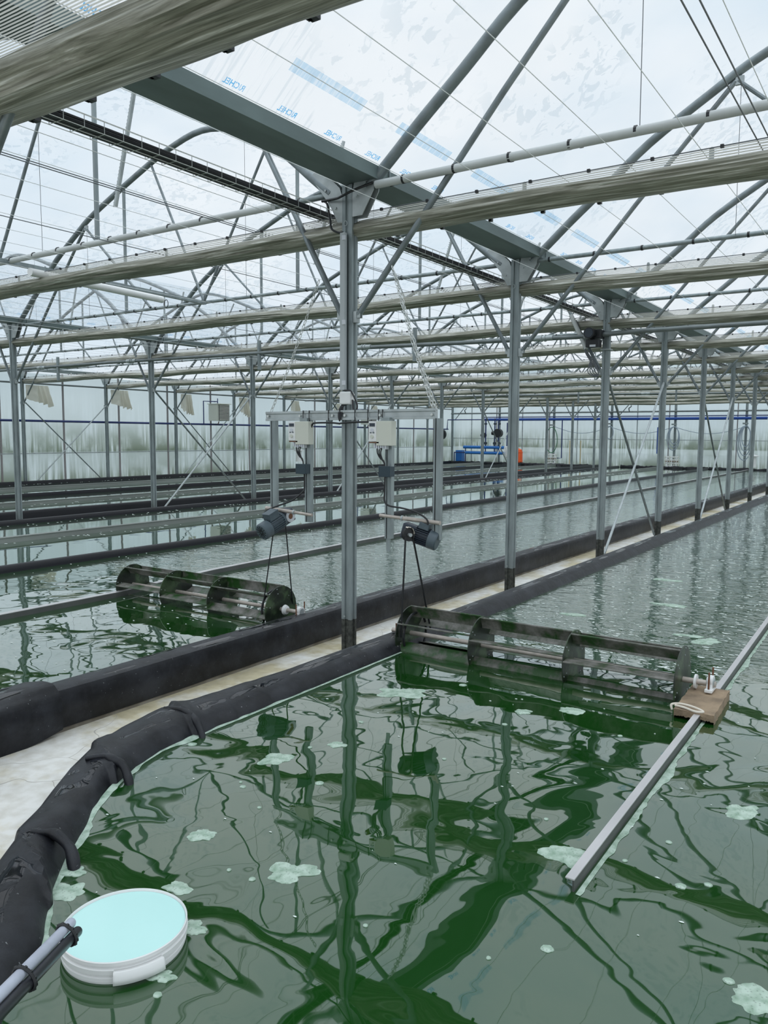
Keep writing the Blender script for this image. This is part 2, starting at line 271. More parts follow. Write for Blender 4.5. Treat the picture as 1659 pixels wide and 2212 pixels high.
# ------------------------------------------------------------------ mesh helpers
class MB:
    def __init__(s): s.v=[]; s.f=[]
    def add(s,vs,fs):
        o=len(s.v); s.v+= [tuple(v) for v in vs]; s.f+=[tuple(i+o for i in f) for f in fs]; return s
    def box(s,c,h,R=None):
        vs=[Vector((x*h[0],y*h[1],z*h[2])) for x in(-1,1) for y in(-1,1) for z in(-1,1)]
        if R is not None: vs=[R@v for v in vs]
        vs=[v+Vector(c) for v in vs]
        return s.add(vs,[(0,1,3,2),(4,6,7,5),(0,4,5,1),(2,3,7,6),(0,2,6,4),(1,5,7,3)])
    def prism(s,poly,a,b):   # poly list of 2 vectors (3D points) swept from offset a to b
        n=len(poly); A=Vector(a); B=Vector(b)
        vs=[Vector(p)+A for p in poly]+[Vector(p)+B for p in poly]
        fs=[tuple(range(n))[::-1],tuple(range(n,2*n))]+[(i,(i+1)%n,(i+1)%n+n,i+n) for i in range(n)]
        return s.add(vs,fs)
    def tube(s,pts,r,seg=8,cap=True,closed=False):
        pts=[Vector(p) for p in pts]; n=len(pts); rs=r if isinstance(r,(list,tuple)) else [r]*n
        vs=[]; up=None
        for i,p in enumerate(pts):
            if closed: t=(pts[(i+1)%n]-pts[i-1])
            else: t=(pts[min(i+1,n-1)]-pts[max(i-1,0)])
            if t.length<1e-9: t=Vector((0,0,1))
            t.normalize()
            if up is None:
                up=Vector((0,0,1)) if abs(t.z)<.9 else Vector((1,0,0))
            u=(up-t*up.dot(t)); 
            if u.length<1e-6: u=t.orthogonal()
            u.normalize(); up=u; w=t.cross(u)
            for k in range(seg):
                a=2*PI*k/seg; vs.append(p+(u*math.cos(a)+w*math.sin(a))*rs[i])
        fs=[]
        m=n if closed else n-1
        for i in range(m):
            j=(i+1)%n
            for k in range(seg):
                k2=(k+1)%seg; fs.append((i*seg+k,i*seg+k2,j*seg+k2,j*seg+k))
        if cap and not closed: fs+= [tuple(range(seg))[::-1],tuple(range((n-1)*seg,n*seg))]
        return s.add(vs,fs)
    def cyl(s,a,b,r,seg=16): return s.tube([a,b],r,seg)
    def lathe(s,c,prof,seg=40,axis=Vector((0,0,1))):
        q=Vector((0,0,1)).rotation_difference(axis); vs=[]
        for r,z in prof:
            for k in range(seg):
                a=2*PI*k/seg; vs.append(q@Vector((r*math.cos(a),r*math.sin(a),z))+Vector(c))
        n=len(prof); fs=[]
        for i in range(n-1):
            for k in range(seg):
                a,b,c2,d=i*seg+k,i*seg+(k+1)%seg,(i+1)*seg+(k+1)%seg,(i+1)*seg+k
                if prof[i][0]<1e-5: fs.append((i*seg,c2,d))
                elif prof[i+1][0]<1e-5: fs.append((a,b,(i+1)*seg))
                else: fs.append((a,b,c2,d))
        if prof[0][0]>1e-5: fs.append(tuple(range(seg))[::-1])
        if prof[-1][0]>1e-5: fs.append(tuple(range((n-1)*seg,n*seg)))
        return s.add(vs,fs)
    def grid(s,nu,nv,fn,closev=False):
        vs=[fn(i/(nu-1),j/((nv) if closev else (nv-1))) for i in range(nu) for j in range(nv)]
        fs=[]
        for i in range(nu-1):
            for j in range(nv if closev else nv-1):
                j2=(j+1)%nv; fs.append((i*nv+j,i*nv+j2,(i+1)*nv+j2,(i+1)*nv+j))
        return s.add(vs,fs)
    def build(s,name,mat,parent=None,smooth=False,bevel=0,loc=None,auto=False):
        me=bpy.data.meshes.new(name); me.from_pydata([tuple(v) for v in s.v],[],s.f)
        bm=bmesh.new(); bm.from_mesh(me); bmesh.ops.recalc_face_normals(bm,faces=bm.faces[:]); bm.to_mesh(me); bm.free()
        if smooth:
            for p in me.polygons: p.use_smooth=True
        me.materials.append(mat if not isinstance(mat,str) else M[mat])
        o=bpy.data.objects.new(name,me); COL.objects.link(o)
        if parent is not None: o.parent=parent
        if loc is not None: o.location=loc
        if smooth and auto:
            pass
        if bevel:
            b=o.modifiers.new('bevel','BEVEL'); b.width=bevel; b.segments=2; b.limit_method='ANGLE'; b.angle_limit=.6
        if smooth:
            try: me.set_sharp_from_angle(angle=.7)
            except Exception: pass
        return o
def tag(o,label=None,cat=None,group=None,kind=None):
    if label: o['label']=label
    if cat: o['category']=cat
    if group: o['group']=group
    if kind: o['kind']=kind
    return o
def thing(name,label,cat,loc=(0,0,0),group=None):
    o=bpy.data.objects.new(name,None); COL.objects.link(o); o.location=loc; o.empty_display_size=.05
    return tag(o,label,cat,group)
def dup(root,loc,label,group=None):
    r=root.copy(); COL.objects.link(r); r.location=loc; r['label']=label
    if group: r['group']=group
    for ch in list(root.children):
        c=ch.copy(); COL.objects.link(c); c.parent=r
        for g in list(ch.children):
            e=g.copy(); COL.objects.link(e); e.parent=c
    return r
ORD=['first','second','third','fourth','fifth','sixth','seventh','eighth','ninth','tenth','eleventh','twelfth','thirteenth','fourteenth','fifteenth','sixteenth','seventeenth','eighteenth','nineteenth','twentieth','twenty-first','twenty-second','twenty-third','twenty-fourth']
def struct(o): o['kind']='structure'; return o
RH=Matrix
# ------------------------------------------------------------------ ground, floor
struct(MB().box((-4,12.5,-.06),(60,60,.05)).build('floor_ground','grass'))['label']='grey ground outside the greenhouse'
fl=struct(MB().box((-4.1,12.4,FZ-.05),(12.3,18.1,.05)).build('floor','concrete')); fl['label']='pale stained concrete floor between the pools'
# ------------------------------------------------------------------ roof shape
AP=[(-.03,3.20),(.12,3.16),(.3,3.27),(.5,3.43),(.8,3.67),(1.13,3.94),(1.6,4.23),(1.97,4.43),(2.86,4.78),(3.4,4.96),(3.965,5.08)]
def arch_z(t):
    t=min(t,BAY-t)
    for (a,za),(b,zb) in zip(AP,AP[1:]):
        if t<=b or b==AP[-1][0]:
            u=(t-a)/(b-a); return za+(zb-za)*max(0,min(1,u))
ARCH=[(.14,3.13),(.3,3.26),(.5,3.43),(.8,3.67),(1.13,3.94),(1.6,4.23),(1.97,4.43),(2.86,4.78),(3.4,4.96),(3.965,5.06)]
def archpts(off=0):
    l=[(x,z+off) for x,z in ARCH]; return l+[(BAY-x,z) for x,z in l[::-1][1:]]
def smoothpts(pts,n=5):
    out=[]
    for i in range(len(pts)-1):
        p0=pts[max(i-1,0)];p1=pts[i];p2=pts[i+1];p3=pts[min(i+2,len(pts)-1)]
        for k in range(n):
            t=k/n
            out.append(tuple(.5*((2*p1[j])+(-p0[j]+p2[j])*t+(2*p0[j]-5*p1[j]+4*p2[j]-p3[j])*t*t+(-p0[j]+3*p1[j]-3*p2[j]+p3[j])*t**3) for j in range(len(p1))))
    out.append(tuple(pts[-1])); return out
PROF=smoothpts(archpts(),4)
BAYS=[(0,'right'),(-BAY,'middle'),(-2*BAY,'left')]
for x0,nm in BAYS:
    pr=[(x,z+.035) for x,z in PROF]
    pr=[(.225,3.23)]+[q for q in pr if .3<q[0]<BAY-.3]+[(BAY-.05,3.22)]
    mb=MB(); y0,y1=YN-1.2,YF+.25
    n=len(pr); ny=30
    mb.grid(ny,n,lambda u,v:(pr[round(v*(n-1))][0],y0+(y1-y0)*u,pr[round(v*(n-1))][1]))
    o=struct(mb.build('ceiling','film',smooth=True,loc=(x0,0,0)))
    o['label']='clear plastic roof film over the %s bay'%nm
# printed lettering on the film of the right bay (seen from behind, so mirrored)
def text_obj(s,size,mat,parent,mtx,name):
    cu=bpy.data.curves.new('txt','FONT'); cu.body=s; cu.size=size; cu.align_x='CENTER'; cu.align_y='CENTER'; cu.offset=size*.02
    t=bpy.data.objects.new('tmp',cu); COL.objects.link(t)
    dg=bpy.context.evaluated_depsgraph_get(); me=bpy.data.meshes.new_from_object(t.evaluated_get(dg)); bpy.data.objects.remove(t)
    me.transform(mtx); me.materials.clear(); me.materials.append(mat)
    o=bpy.data.objects.new(name,me); COL.objects.link(o); o.parent=parent; return o
ceil0=bpy.data.objects['ceiling']; ceil_mid=bpy.data.objects['ceiling.001']
def film_frame(t,y,mirror):
    # local frame: text x -> along y, text y -> up the slope
    if t<0.5: z=3.23+(t-.225)*.9
    z=None
    pr=[(.225,3.23)]+[(x,zz+.035) for x,zz in PROF if x>.3]
    for (a,za),(b,zb) in zip(pr,pr[1:]):
        if a<=t<=b: z=za+(zb-za)*(t-a)/(b-a); sl=Vector((b-a,0,zb-za)).normalized(); break
    nrm=Vector((-sl.z,0,sl.x))
    ex=Vector((0,-1,0)) if mirror else Vector((0,1,0))
    m=Matrix(((ex.x,sl.x,nrm.x,t),(ex.y,sl.y,nrm.y,y),(ex.z,sl.z,nrm.z,z-.004),(0,0,0,1)))
    return m
for i in range(22):
    y=-3.98+.385*i
    text_obj('RICHEL',.043,M['print'],ceil0,film_frame(.262,y,True),'printed_lettering')
    text_obj('RICHEL',.043,M['print'],ceil_mid,film_frame(.285,y+.1+2.5,True),'printed_lettering')
bmB=MB()
for i in range(26):
    y=-3.6+.95*i
    a=film_frame(.40,y,False); bmB.add([a@Vector(p) for p in ((-.30,0,0),(.30,0,0),(.30,.07,0),(-.30,.07,0))],[(0,1,2,3)])
bmB.build('printed_band','band',ceil0)
# ------------------------------------------------------------------ walls
def wall_sheet(a,b,n): pass
wl=MB()
wl.box((-16.10,12.3,1.64),(.006,18.3,1.5))
o=struct(wl.build('wall_left','poly')); o['label']='dirty translucent sheet wall along the left side'
for z in (1.06,):
    g=MB().box((-16.07,12.3,z),(.02,18.3,.012)).build('girt_rail','steel_light',o)
for i in range(19):
    y=-3.7+1.785*i
    MB().box((-16.075,y,1.66),(.02,.018,1.5)).build('mullion','mullion',o)
# back wall with gables
bw=MB(); zb=.15
for x0,nm in BAYS:
    pts=[(x0,YF+.28,zb),(x0,YF+.28,3.16)]+[(x0+x,YF+.28,z+.03) for x,z in PROF]+[(x0+BAY,YF+.28,3.16),(x0+BAY,YF+.28,zb)]
    bw.prism(pts,(0,0,0),(0,.012,0))
bw.prism([(-16.12,YF+.28,zb),(-16.12,YF+.28,3.16),(-15.86,YF+.28,3.16),(-15.86,YF+.28,zb)],(0,0,0),(0,.012,0))
o=struct(bw.build('wall_back','poly')); o['label']='stained translucent end wall of the greenhouse'
MB().box((-4,YF+.25,1.47),(12,.02,.012)).build('girt_rail','steel_light',o)
for i in range(18):
    MB().box((-15.0+1.33*i,YF+.25,1.7),(.018,.015,1.55)).build('mullion','mullion' if i%2 else 'steel_light',o)
# ------------------------------------------------------------------ support posts
def column_mb(wx,wy,z0,z1):
    # ribbed hat section: outer box with shallow grooves on each face
    m=MB(); hx,hy=wx/2,wy/2; g=.011
    poly=[(-hx,-hy),(-hx*.35,-hy),(-hx*.25,-hy+g),(hx*.25,-hy+g),(hx*.35,-hy),(hx,-hy),(hx,-hy*.45),(hx-g,-hy*.3),(hx-g,hy*.3),(hx,hy*.45),(hx,hy),(hx*.35,hy),(hx*.25,hy-g),(-hx*.25,hy-g),(-hx*.35,hy),(-hx,hy),(-hx,hy*.45),(-hx+g,hy*.3),(-hx+g,-hy*.3),(-hx,-hy*.45)]
    m.prism([(x,y,0) for x,y in poly],(0,0,z0),(0,0,z1)); return m
def make_post(label,loc,ztop,foot=True,brk=2):
    t=thing('support_post',label,'post',loc)
    fz=FZ
    column_mb(.078,.062,(.385 if foot else fz),ztop).build('column','steel',t)
    if foot:
        column_mb(.078,.060,fz,.385).build('foot_wrap','footwrap',t)
        MB().cyl((-.015,-.034,.405),(-.015,-.030,.405),.007,8).build('bolt','steel_light',t)
    for s in (-1,1):
        g=MB()
        if s>0: poly=[(.04,-.03,2.96),(.115,-.03,2.96),(.20,-.03,3.10),(.21,-.03,3.20),(.06,-.03,3.20),(.04,-.03,3.10)]
        else: poly=[(-.04,-.03,2.94),(-.075,-.03,2.94),(-.14,-.03,3.06),(-.30,-.03,3.26),(-.22,-.03,3.30),(-.06,-.03,3.15),(-.04,-.03,3.10)]
        g.prism(poly,(0,0,0),(0,.006,0)); g.prism(poly,(0,.055,0),(0,.061,0))
        gp=g.build('gusset_plate','steel_light',t)
        for (bx,bz) in ([(.075,3.08),(.14,3.15)] if s>0 else [(-.09,3.03),(-.17,3.15)]):
            MB().cyl((bx,-.038,bz),(bx,-.03,bz),.008,8).build('bolt','steel_light',gp)
        k=MB(); k.box((s*.05,0,2.345),(.016,.02,.035)); k.box((s*.072,-.012,2.36),(.018,.003,.022)); k.box((s*.072,.012,2.36),(.018,.003,.022))
        k.build('brace_bracket','steel_light',t)
    r=MB(); r.tube([(-.008+.012*math.cos(a),-.036,2.925+.016*math.sin(a)) for a in [2*PI*i/10 for i in range(10)]],.002,5,closed=True)
    r.build('wire_ring','steel_light',t)
    return t
pn=['at the near end, outside the frame','holding the hanging motor frame','second past the motor frame']
p0=make_post('tall ribbed grey steel post carrying the motor frame, black wrapped foot',(0,0,0),3.16)
CR=['nearest','second','third','fourth','fifth','sixth','seventh','eighth','ninth','tenth','eleventh','twelfth']
for k in [-1]+list(range(1,NK)):
    lab='ribbed steel post of the central row, %s beyond the motor frame post'%ORD[k-1] if k>0 else 'ribbed steel post of the central row, nearest to the viewer'
    dup(p0,(0,k*D,0),lab)
pB=make_post('ribbed steel post standing in the middle channel left of the central row, nearest one',(-BAY,0,0),3.16,foot=False)
for k in range(1,NK): dup(pB,(-BAY,k*D,0),'steel post of the row in the far black channel, %s from the left edge'%ORD[k-1])
pB['label']='steel post of the row in the far black channel, outside the frame at the left'
pW=make_post('ribbed steel post against the left wall, first from the near end',(-2*BAY,0,0),3.16,foot=False)
for k in range(1,NK): dup(pW,(-2*BAY,k*D,0),'steel post standing against the left wall, %s from the near end'%ORD[k])
# end wall posts
def endpost(x,lab):
    t=thing('wall_post',lab,'post',(x,YF+.12,0),'posts against the end wall')
    column_mb(.09,.07,FZ,3.0).build('column','steel',t)
    MB().box((0,-.01,3.0),(.07,.03,.05)).build('head_plate','steel_light',t)
    return t
for i,x in enumerate([-16,-13.46,-10.74,-8.09,-5.41,-2.68,0,2.65]):
    endpost(x,'grey steel post against the end wall, %s from its left corner'%ORD[i])
# ------------------------------------------------------------------ gutters
GP=[(-.17,3.27),(-.03,3.165),(.225,3.16),(.232,3.235),(.222,3.235),(.215,3.17),(-.02,3.175),(-.16,3.275)]
for x0,nm in ((0,'over the central row of posts, nearest'),(-BAY,'over the row of posts in the far channel'),(-2*BAY,'along the top of the left wall'),(BAY,'at the right side, beyond the frame')):
    m=MB(); m.prism([(x,0,z) for x,z in GP],(0,YN-1,0),(0,YF+.2,0))
    g=m.build('rain_gutter','gutter',loc=(x0,0,0)); tag(g,'long green-grey metal rain gutter '+nm,'gutter')
    j=MB()
    for k in range(-1,13):
        y=k*D+.09
        j.prism([(-.033,0,3.155),(.238,0,3.152),(.241,0,3.237),(.232,0,3.237),(.23,0,3.159),(-.03,0,3.162)],(0,y,0),(0,y+.006,0))
    j.build('joint_seam','steel',g)
# ------------------------------------------------------------------ roof trusses
def clipring(m,x,z,r,y=0,w=.012):
    m.cyl((x-w,y,z),(x+w,y,z),r,10)
def make_truss(conduit,clips=True):
    t=thing('roof_truss','x','roof truss')
    MB().tube([(x,0,z) for x,z in PROF],.034,12).build('arch_tube','steel_tube',t,smooth=True)
    MB().tube([(.06,.02,3.135),(BAY-.06,.02,3.135)],.019,10).build('tie_bar','steel',t,smooth=True)
    MB().tube([(.07,-.0,2.36),(1.05,-.0,3.49),(1.76,-.0,4.27)],.019,10).build('brace','steel_tube',t,smooth=True)
    MB().tube([(BAY-.06,-.0,2.36),(BAY-.83,-.0,3.72)],.019,10).build('brace','steel_tube',t,smooth=True)
    MB().tube([(1.78,-.0,4.27),(3.02,.0,3.15)],.016,8).build('web_brace','steel_tube',t,smooth=True)
    MB().tube([(3.96,.0,3.14),(3.09,.0,4.83)],.015,8).build('web_brace','steel_tube',t,smooth=True)
    MB().tube([(3.96,.0,3.14),(4.98,.0,4.74)],.015,8).build('web_brace','steel_tube',t,smooth=True)
    for s in (2.55,BAY-2.55):
        MB().box((s,.01,(arch_z(s)+3.14)/2),(.014,.014,(arch_z(s)-3.14)/2)).build('strut','steel',t)
        MB().tube([(s-.75,0,arch_z(s-.75)),(s-.74,0,3.14)],.0022,5).build('hanger_wire','wire_d',t)
    for i in range(19 if clips else 0):
        c=MB(); clipring(c,.3+.4*i,3.135,.0225,.02,.008); c.build('cable_clip','black',t)
    MB().box((1.79,0,4.27),(.03,.012,.03)).build('apex_plate','steel_light',t)
    # rack of the roof vent
    rk=MB().tube([(5.63,.0,3.38),(6.0,.0,4.55)],.017,8)
    for i in range(46):
        u=i/46; rk.box((5.63+.37*u-.019,0,3.38+1.17*u+.006),(.005,.006,.005))
    rk.build('vent_rack','steel_light',t)
    if conduit:
        MB().tube([(.22,-.03,3.125),(2.4,-.03,3.12),(BAY-.62,-.03,3.12)],.024,12).build('conduit','pvc',t,smooth=True)
        for i in range(19):
            c=MB(); clipring(c,.42+.345*i,3.125,.0275,-.028,.007); c.build('conduit_strap','black',t)
    return t
T0=make_truss(True); T1=make_truss(False); T2=make_truss(False,False)
first2=True
bayname={0:'right',1:'middle',2:'left'}
first1=True
for b,(x0,nm) in enumerate(BAYS):
    for k in range(-1,NK+1):
        lab='curved steel roof truss over the %s bay, %s from the near end'%(nm,ORD[k+1])
        if k==0 and b==0: T0.location=(x0,0,0); T0['label']=lab+', pale conduit below'; continue
        if k==0 and b==1: dup(T0,(x0,k*D,0),lab+', pale conduit below'); continue
        if k>3:
            if first2: T2.location=(x0,k*D,0); T2['label']=lab; first2=False
            else: dup(T2,(x0,k*D,0),lab)
            continue
        if first1: T1.location=(x0,k*D,0); T1['label']=lab; first1=False; continue
        dup(T1,(x0,k*D,0),lab)
# ------------------------------------------------------------------ support wires
wi=0
def wires(xs,nm):
    for i,x in enumerate(xs):
        w=MB().tube([(x,YN-.5,3.0),(x,YF+.1,3.0)],.0019,5,).build('support_wire','wire_w')
        tag(w,'thin white line strung lengthwise below the roof of the %s bay'%nm,'wire','white lines under the %s bay roof'%nm)
wires([.29+.362*i for i in range(11)],'right')
wires([.29-.362*i for i in range(1,22)],'middle')
wires([-BAY+.29-.362*i for i in range(1,22)],'left')
for x,z,nm in ((2.35,3.0,'right bay, left one of the pair'),(2.40,3.0,'right bay, right one of the pair'),(-.95,3.03,'middle bay, right one of the close pair'),(-1.0,3.06,'middle bay, left one of the close pair'),(-1.95,3.0,'middle bay, standing alone'),(-4.6,3.0,'middle bay, beyond the ridge')):
    tag(MB().tube([(x,YN-.5,z),(x,YF+.1,z)],.003,6).build('pull_cable','wire_d'),'dark steel cable strung lengthwise in the '+nm,'cable')
# ------------------------------------------------------------------ shade screens
def screen(k,x0,x1,detail,label,grp=None):
    yc=k*D+.10 if k>=0 else -2.50
    near = k<0
    ry,rz=(.165,.082) if near else (.125,.062)
    zc=2.775 if near else 2.905
    t=thing('shade_screen',label,'shade screen',(0,yc,zc),grp)
    L=x1-x0; nu=int(L*(26 if detail else 10)); nv=36 if detail else 18
    sd=k*13.7+x0*3.1
    def fn(u,v):
        x=x0+L*u; a=2*PI*v
        nfold=noise.noise(Vector((x*.9+sd,math.cos(a)*1.6,math.sin(a)*1.6)))
        nf2=noise.noise(Vector((x*2.6+sd,math.cos(a)*5,math.sin(a)*5)))
        nf3=noise.noise(Vector((x*.6+sd,7+math.cos(a)*9,math.sin(a)*9)))
        r=1+.16*nfold+.09*nf2+.08*nf3
        flat=1.0 if math.sin(a)<0 else .8
        sag=.012*math.sin(x*1.7+sd)+.014*noise.noise(Vector((x*.8,sd,2)))
        y=ry*r*math.cos(a); z=rz*r*math.sin(a)*flat+sag - .16*(-y)*(1 if near else .4)
        return (x,y,z)
    MB().grid(nu,nv,fn,closev=True).build('rolled_cloth','screen',t,smooth=True)
    # single-layer cloth from the roll up to the wires
    def f2(u,v):
        x=x0+L*u; sag=.012*math.sin(x*1.7+sd)
        if near: y=-ry*.6-.13*v; z=.03+.075*v
        else: y=-ry*.15-.05*v; z=.035+.052*v
        return (x,y,z+sag*(1-v)+.006*noise.noise(Vector((x*2,v*3,sd))))
    MB().grid(max(30,nu//2),6,f2).build('cloth_edge','flap',t,smooth=True)
    ey,ez=(-ry*.6-.13,.107) if near else (-ry*.15-.05,.089)
    MB().tube([(x0,ey,ez),(x1,ey,ez)],.003,6).build('edge_wire','wire_d',t)
    def clips(xs,parent):
        for x in xs:
            m=MB(); 
            if near: m.box((x,ry*.93,-.02),(.015,.012,.010)); m.box((x-.012,ry*.93-.006,-.014),(.008,.010,.016))
            else:
                m.box((x,ry*.93,-.03),(.011,.010,.008)); m2=MB(); m2.box((x,-ry*.15-.05,.088),(.008,.008,.008)); yield m2
            yield m
    xs=[x0+.2+.33*i for i in range(int((L-.2)/.33))]
    if detail:
        for m in clips(xs,t): m.build('clip','black',t)
    else:
        mm=MB()
        for x in xs: mm.box((x,ry*.93,-.03),(.011,.010,.008)); mm.box((x,-ry*.15-.05,.088),(.008,.008,.008))
        mm.build('clip','black',t)['kind']='stuff'
    xs=[1.109+1.0115*i for i in range(-18,6)]
    for x in xs:
        if x0+.1<x<x1-.1 and not near:
            m=MB(); m.box((x,.08,.085),(.012,.003,.045)); m.cyl((x,.076,.13),(x,.084,.13),.012,10); m.box((x,.08,.045),(.022,.012,.004))
            if detail or k<6: m.build('hanger_plate','white' if not detail else 'steel_light',t)
    return t
scr=[]
for k in range(-1,NK):
    nm='nearest to the viewer' if k<0 else ('just behind the motor frame post' if k==0 else '%s behind the motor frame post'%ORD[k])
    det=k<2
    screen(k,.02 if k>=0 else -.9,3.9 if k>=0 else 4.2,det,'bundled grey shade cloth strung across the right bay, '+nm)
    if k>=0:
        screen(k,-BAY+.02,-.02,det,'bundled grey shade cloth strung across the middle bay, '+nm)
        screen(k,-2*BAY+.05,-BAY-.02,False,'bundled grey shade cloth strung across the left bay, '+nm)
# ------------------------------------------------------------------ cable tray
ct=thing('cable_tray','wire mesh cable tray filled with black cables left of the central gutter','cable tray',(-.30,0,3.02))
m=MB(); YA,YB=-4.5,24.0
for (x,z) in ((-.055,.06),(.055,.06),(-.055,0),(.055,0),(0,0)):
    m.tube([(x,YA,z),(x,YB,z)],.0022,5)
n=int((YB-YA)/.11)
for i in range(n):
    y=YA+.11*i; m.tube([(-.055,y,.06),(-.055,y,0),(.055,y,0),(.055,y,.06)],.002,4)
m.build('wire_basket','tray',ct)
for j,(x,z,r) in enumerate(((-.03,.018,.016),(.0,.02,.018),(.03,.017,.015),(.012,.042,.012),(-.018,.04,.012))):
    pts=[(x+.006*noise.noise(Vector((y*.9,j*3,0))),y,z+.004*noise.noise(Vector((y*.7,j*5,3)))) for y in [YA+.35*i for i in range(int((YB-YA)/.35)+1)]]
    MB().tube(pts,r,7).build('cable','black',ct,smooth=True)
# ------------------------------------------------------------------ wind bracing
def xbr(x,y0,y1,nm,r=.016):
    a=MB().tube([(x-.02,y0+.06,2.36),(x-.02,y1-.1,.2)],r,8).build('diagonal_brace','steel_tube',smooth=True); tag(a,'dark diagonal tube falling away from the viewer, '+nm,'brace')
    b=MB().tube([(x+.02,y1-.06,2.36),(x+.02,y0+.1,.2)],r,8).build('diagonal_brace','steel_light',smooth=True); tag(b,'pale diagonal tube rising away from the viewer, '+nm,'brace')
xbr(0.0,5,7.5,'past the second central post')
xbr(0.0,10,12.5,'past the fourth central post')
xbr(0.0,17.5,20,'far end of the central row')
xbr(-BAY,5,7.5,'in the far channel, left of the gantry')
xbr(-BAY,10,12.5,'in the far channel, behind the gantry')
xbr(-2*BAY+.05,7.5,10,'at the left wall, left one')
xbr(-2*BAY+.05,12.5,15,'at the left wall, right one')
xbr(-BAY,17.5,20,'far end of the far channel')
# ------------------------------------------------------------------ drive shafts
def shaft(y,z,nm,motor):
    t=thing('drive_shaft','long grey drive shaft tube hung across the bays '+nm,'drive shaft',(0,y,z))
    MB().tube([(-15.8,0,.04),(-9,0,.05),(-5,0,.03),(-.3,0,-.04),(.4,0,-.02),(4,0,-.02)],.027,10).build('shaft_tube','shaft',t,smooth=True)
    for x in (-.75,-3.4,-8.35,-11,1.9):
        zz={-.75:-.03,-3.4:.01,-8.35:.049,-11:.045,1.9:-.02}[x]
        m=MB(); m.cyl((x-.12,0,zz),(x+.12,0,zz),.033,12); m.cyl((x-.03,0,zz),(x-.015,0,zz),.042,12); m.cyl((x+.015,0,zz),(x+.03,0,zz),.042,12)
        m.build('coupling','steel_light',t,smooth=True)
    for x in (-10.48,-5.36,-2.57,2.55):
        m=MB(); m.box((x,.0,.0),(.022,.02,.22)); m.build('hanger_bracket','steel',t)
    return t
shaft(4.93,2.80,'beside the black drive motor',True)
shaft(18.6,2.80,'far back in the greenhouse',False)
t=thing('shaft_motor','black geared motor with round fan end strapped to a central post','motor',(-.13,4.92,2.74))
MB().cyl((.0,-.17,.035),(.0,.02,.035),.062,20).build('motor_body','black',t,smooth=True)
MB().cyl((.0,-.175,.035),(.0,-.168,.035),.05,20).build('fan_cover','motor_d',t,smooth=True)
MB().box((.05,-.02,.03),(.06,.07,.05)).build('gearbox','black',t,bevel=.006)
MB().box((.02,-.05,-.075),(.075,.06,.045)).build('limit_box','black',t,bevel=.006)
MB().box((.03,-.112,-.105),(.035,.002,.012)).build('label_plate','lightgrey',t)
m=MB()
for i in range(8): m.cyl((-.05-.008*i,0,.0),(-.054-.008*i,0,.0),.034 if i%2 else .028,12)
m.build('chain_coupling','steel_light',t)
# clamps on that post
tag(MB().tube([(-.05,4.95,2.60),(.05,4.95,2.60),(.05,5.05,2.60),(-.05,5.05,2.60)],.01,6,closed=True).build('post_clamp','steel_light'),'grey clamp band around the post below the black drive motor','clamp')
m=MB()
for j in range(4):
    pts=[(-.40+.02*j,4.96,3.0-.02*j),(-.30,4.95,2.75),(-.22+.01*j,4.95,2.55),(-.12,4.94,2.42+.02*j),(-.06,4.93,2.33-.01*j),(-.10-.03*j,4.94,2.34),(-.17,4.95,2.48)]
    m.tube(smoothpts(pts,5),.006,6)
tag(m.build('cable_loop','wire_d',smooth=True),'dark cables looping down a brace beside the black drive motor','cable')
tag(MB().tube([(-.42,4.94,3.02),(-.22,4.94,2.62)],.026,10).build('conduit_tube','pvc',smooth=True),'short pale conduit strapped to the brace beside the black drive motor','conduit')
# ------------------------------------------------------------------ strip light + bar in the middle bay
t=thing('strip_light','long pale fluorescent strip light hung under the middle bay roof','light',(-3.45,1.0,2.97))
MB().tube([(.12,-1.1,0),(-.02,.45,0)],.035,12).build('light_tube','white',t,smooth=True)
m=MB().tube([(-.04+.03*math.cos(a),.52,-.03+.04*math.sin(a)) for a in [2*PI*i/14 for i in range(14)]],.004,5,closed=True); m.build('end_ring','black',t)
tag(MB().box((-3.82,1.1,3.11),(.025,1.35,.018),Matrix.Rotation(.06,3,'Z')).build('mounting_bar','steel'),'flat grey bar carrying the strip light in the middle bay','bar')
# ------------------------------------------------------------------ water
def pool(label,poly,mat):
    m=MB(); n=len(poly); m.add([(x,y,WZ) for x,y in poly],[tuple(range(n))])
    o=m.build('pool_water',mat); return tag(o,label,'water',kind='stuff')
pool('dark green pool water in front on the right, with floating foam',[(.40,-1.2),(.45,-2.05),(.62,-2.45),(.95,-2.86),(1.25,-3.12),(1.6,-3.52),(2.1,-3.8),(3.9,-3.8),(3.9,29.7),(.40,29.7)],mk_water('near_pool_water',.25,.0075,1.0,1.0))
pool('green pool water left of the concrete channel, with the smaller-looking paddle wheel',[(-3.9,-4.5),(-.42,-4.5),(-.42,29.7),(-3.9,29.7)],mk_water('second_pool_water',.35,.0060,1.2,.8))
pool('pale reflecting pool water beyond the thin black berm',[(-7.45,-4.5),(-4.0,-4.5),(-4.0,29.7),(-7.45,29.7)],mk_water('third_pool_water',9.,.0004,.35,.12))
pool('pale reflecting pool water beyond the row of posts in the far channel',[(-11.85,-4.5),(-8.4,-4.5),(-8.4,29.7),(-11.85,29.7)],mk_water('fourth_pool_water',3,.0005,.4,.15))
pool('strip of reflecting pool water along the left wall',[(-15.6,-4.5),(-12.0,-4.5),(-12.0,29.7),(-15.6,29.7)],mk_water('fifth_pool_water',3,.0005,.4,.12))
# ------------------------------------------------------------------ berms (black liner over boards)
def resample(pts,step):
    pts=[Vector(p) for p in pts]; out=[pts[0]]
    for a,b in zip(pts,pts[1:]):
        n=max(1,int((b-a).length/step)); out+=[a.lerp(b,i/n) for i in range(1,n+1)]
    return out
